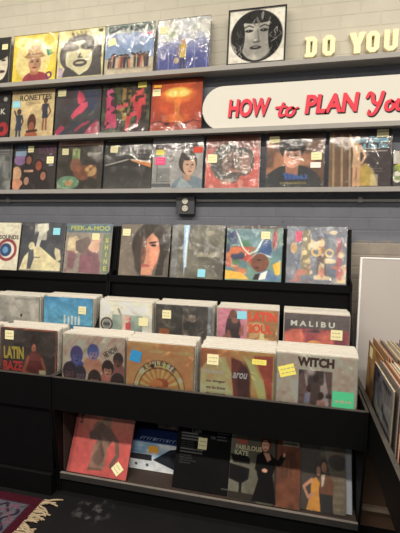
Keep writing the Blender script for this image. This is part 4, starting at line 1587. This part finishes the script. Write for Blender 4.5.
a = Art((112, 108, 92))
a.rect(0, 0, .012, 1, (230, 226, 214))
a.grad((118, 116, 100), (92, 88, 74), 'u', 0, .6)
a.rect(0, 0, 1, .06, (48, 44, 42))
a.rect(.66, .1, 1, 1, (124, 74, 54))
a.cloud((96, 60, 48), 9, 4, .5, .7, .8, (.66, .1, 1, 1))
a.rect(.64, .1, .67, 1, (60, 48, 40))
for x in (.74, .80, .86):
    a.rect(x, .3, x + .02, .62, (84, 62, 50), .8)
a.poly([(.0, .42), (.2, .37), (.29, .46), (.29, .52), (.05, .52)], (30, 29, 30))
a.poly([(.0, .54), (.29, .58), (.28, .72), (.19, .78), (.19, .96), (.16, .96), (.15, .78), (.0, .74)], (28, 27, 28))
a.rect(0, .9, .4, 1, (54, 48, 42))
a.poly([(.38, .46), (.44, .34), (.52, .32), (.60, .36), (.66, .5), (.62, .62), (.68, .98), (.34, .98), (.42, .7), (.38, .56)], (22, 20, 21))
a.line([(.60, .42), (.70, .46), (.76, .36)], .07, (24, 22, 23))
a.line([(.42, .40), (.40, .56), (.50, .58)], .07, (24, 22, 23))
a.ell(.505, .23, .075, .10, (112, 54, 38))
a.ell(.50, .25, .052, .08, (240, 178, 146))
a.poly([(.47, .34), (.56, .34), (.59, .42), (.54, .46)], (220, 156, 130))
a.ell(.505, .575, .04, .025, (222, 158, 130))
a.ell(.77, .34, .02, .03, (214, 150, 124))
for k in (-.02, .02):
    a.ell(.5 + k, .24, .01, .008, (70, 40, 34))
a.ell(.50, .295, .02, .007, (170, 60, 60))
a.rect(.75, .15, .98, .21, (196, 190, 172))
a.lines_of_print(.77, .18, .97, 1, .03, (90, 84, 78), .02, 3)
a.word('THE', .15, .235, .065, (206, 74, 60), .17, .015)
a.word('FABULOUS', .26, .31, .065, (222, 214, 170), .38, .015)
a.word('KATE', .16, .385, .065, (214, 216, 180), .2, .015)
a.lines_of_print(.1, .075, .32, 1, .03, (160, 156, 144), .010, 6)
record('record cover of a singer in a long black gown beside a piano, lower shelf', a, -.088, UY, UZ, UL, (226, 222, 210), g7, None, G7, printed='matt_print')

a = Art((70, 58, 50))
a.u = (a.u - .40) / .60
a.poly([(.50, .0), (1.1, 0), (1.1, 1), (.74, 1), (.66, .5), (.52, .2)], (134, 118, 96), .9)
for i in range(20):
    a.line([(.56 + (i % 3) * .04, .10 + i * .045), (.98, .08 + i * .045)], .016, ((112, 98, 80), (152, 136, 112))[i % 2], .6)
a.ell(.84, .36, .22, .10, (66, 52, 44), soft=3)
a.ell(.52, .42, .085, .085, (40, 32, 30))
a.ell(.53, .445, .062, .066, (190, 130, 100))
a.poly([(.42, .55), (.62, .52), (.75, .62), (.73, .80), (.46, .80)], (128, 74, 46))
a.poly([(.47, .54), (.56, .53), (.52, .68), (.47, .70)], (216, 206, 190))
a.rect(.44, .78, .72, 1, (34, 32, 34))
a.ell(.38, .50, .075, .11, (62, 40, 34))
a.ell(.405, .50, .048, .062, (204, 146, 118))
a.poly([(.24, .62), (.36, .58), (.44, .64), (.42, .76), (.46, 1), (.14, 1), (.24, .78)], (228, 156, 56))
a.line([(.26, .62), (.08, .72), (.18, .84), (.28, .80)], .05, (210, 146, 116))
a.scrawl(3, .50, .21, .06, (108, 118, 70), .10, .01)
a.scrawl(3, .50, .285, .07, (118, 124, 74), .11, .01)
a.u = a.u * .60 + .40
record('record cover of a couple, the woman in an orange dress, on the lower shelf', a, .100, UY + .014, UZ, UL, (150, 146, 140), g7, 'film', G7)
q = Art((176, 180, 192), 6)
record('pale grey record behind the couple in the lower shelf, showing only its right edge', q, .128, UY + .029, UZ, UL, (180, 184, 196), g7, 'film', G7)

# ---------- records in the side bin: they stand square to the others, covers facing left
G8, G9 = 'records in the near stack of the right-hand bin', 'records in the far stack of the right-hand bin'
a = Art((150, 140, 168))
a.grad((96, 92, 130), (190, 184, 196), 'u', 0, .5)
a.cloud((36, 42, 66), 5, 8, .42, .56, .95, (.2, .05, 1, .98))
a.cloud((226, 228, 232), 6, 12, .5, .62, .95, (.12, .2, 1, 1))
a.cloud((200, 196, 120), 7, 3, .62, .7, .9, (0, .1, .3, .6))
record('purple, navy and white record cover facing left in the right-hand bin', a, .337, -.835, .4405, .02, (206, 190, 160), 1.1, 'film', G8, yaw=-math.pi / 2)
a = Art((132, 92, 52))
a.cloud((180, 140, 80), 5, 4, .4, .7, .8)
a.rect(0, 0, .3, .25, (146, 116, 76))
record('golden brown record cover facing left, foremost of the far stack in the right-hand bin', a, .372, -.505, .4455, .02, (150, 110, 74), 1.0, None, G9, yaw=-math.pi / 2, stickers=[(.22, .13, .06, .05, 'sticker', 0, None)])
filed('record filed in the near stack of the right-hand bin', G8, .345, -.835, .448, 21, .0105, .02, .008, (3, 3, 4, 1, 5, 0), -math.pi / 2, (1, 0), 0, False)
filed('record filed in the far stack of the right-hand bin', G9, .380, -.505, .448, 20, .0105, .02, .008, (3, 3, 4, 1, 3, 5), -math.pi / 2, (1, 0), 0, False)

# ------------------------------------------------------------------ rug
RX0, RX1, RY0, RY1 = -2.5, -1.085, -2.1, -.828
n = 230
u = np.linspace(RX0, RX1, n)
w = np.linspace(RY0, RY1, n)
U_, V_ = np.meshgrid(u, w)
d = np.minimum(np.minimum(U_ - RX0, RX1 - U_), np.minimum(V_ - RY0, RY1 - V_))
along = np.where(np.minimum(U_ - RX0, RX1 - U_) < np.minimum(V_ - RY0, RY1 - V_), V_, U_)
K = np.ones((n, n, 3)) * lin((52, 15, 25))


def band(lo, hi, c):
    K[(d >= lo) & (d < hi)] = lin(c)


band(.045, .054, (40, 34, 46))
m_ = (d >= .054) & (d < .125)
K[m_] = lin((74, 71, 78))
K[m_ & (np.abs(np.sin(along * 62) * .022 + .089 - d) < .009)] = lin((34, 29, 42))
K[m_ & (np.abs(np.sin(along * 62 + math.pi) * .022 + .089 - d) < .006)] = lin((96, 60, 76))
band(.125, .133, (40, 34, 46))
band(.133, .150, (104, 34, 50))
m_ = d >= .150
K[m_] = lin((30, 27, 36))
K[m_ & (np.sin(U_ * 45) * np.sin(V_ * 45) > .55)] = lin((74, 38, 50))
K[m_ & (np.sin(U_ * 45 + 1.6) * np.sin(V_ * 45 + 1.6) > .8)] = lin((84, 80, 90))
rg = np.random.default_rng(2)
K = np.clip(K * (1 + (rg.random((n, n, 1)) - .5) * .5), 0, 1)
pts = np.stack([U_.ravel(), V_.ravel(), .008 + rg.random(n * n) * .002], 1)
i = np.arange(n * n).reshape(n, n)
fc = np.stack([i[:-1, :-1], i[:-1, 1:], i[1:, 1:], i[1:, :-1]], -1).reshape(-1, 4).tolist()
rim = list(i[0, :]) + list(i[1:, -1]) + list(i[-1, -2::-1]) + list(i[-2:0:-1, 0])
b0 = len(pts)
low = pts[rim].copy()
low[:, 2] = .0005
fc += [[rim[j], b0 + j, b0 + (j + 1) % len(rim), rim[(j + 1) % len(rim)]][::-1] for j in range(len(rim))]
allp = np.concatenate([pts, low]) - np.array([RX1, RY1, 0])
kk = np.concatenate([K.reshape(-1, 3), np.tile(lin((92, 30, 44)), (len(low), 1))])
me = bpy.data.meshes.new('pile')
me.from_pydata(allp.tolist(), [], fc)
at = me.color_attributes.new('ink', 'FLOAT_COLOR', 'POINT')
at.data.foreach_set('color', np.concatenate([kk, np.ones((len(kk), 1))], 1).astype(np.float32).ravel())
me.update()
rug = thing('fringed_rug', 'dark red oriental rug with a pale patterned border and cream fringe on the floor', 'rug', (RX1, RY1, 0))
obj('woven_field', me, M['wool'], rug)
fr = bmesh.new()
rf = random.Random(6)
y = -.002
while y > RY1 * 0 - (RY1 - RY0) + .01:
    L = rf.uniform(.055, .095)
    a0 = rf.uniform(-.5, .35)
    p = Vector((-.004, y, .006))
    r0 = rf.uniform(.0035, .0055)
    for k in range(4):
        ang = a0 + rf.uniform(-.3, .3)
        q = p + Vector((math.cos(ang), math.sin(ang), 0)) * L / 4
        q.z = .0062 + rf.uniform(0, .006) * (k < 3)
        r1 = r0 * (1.15 if k == 1 else .85)
        mt = (q - p).to_track_quat('Z', 'Y').to_matrix().to_4x4()
        bmesh.ops.create_cone(fr, cap_ends=True, segments=6, radius1=r0, radius2=r1, depth=(q - p).length * 1.1, matrix=Matrix.Translation((p + q) / 2) @ mt)
        p, r0 = q, r1
    y -= rf.uniform(.007, .012)
tag(obj('fringe', fr, M['fringe'], rug), 'cream knotted fringe', kind='stuff')
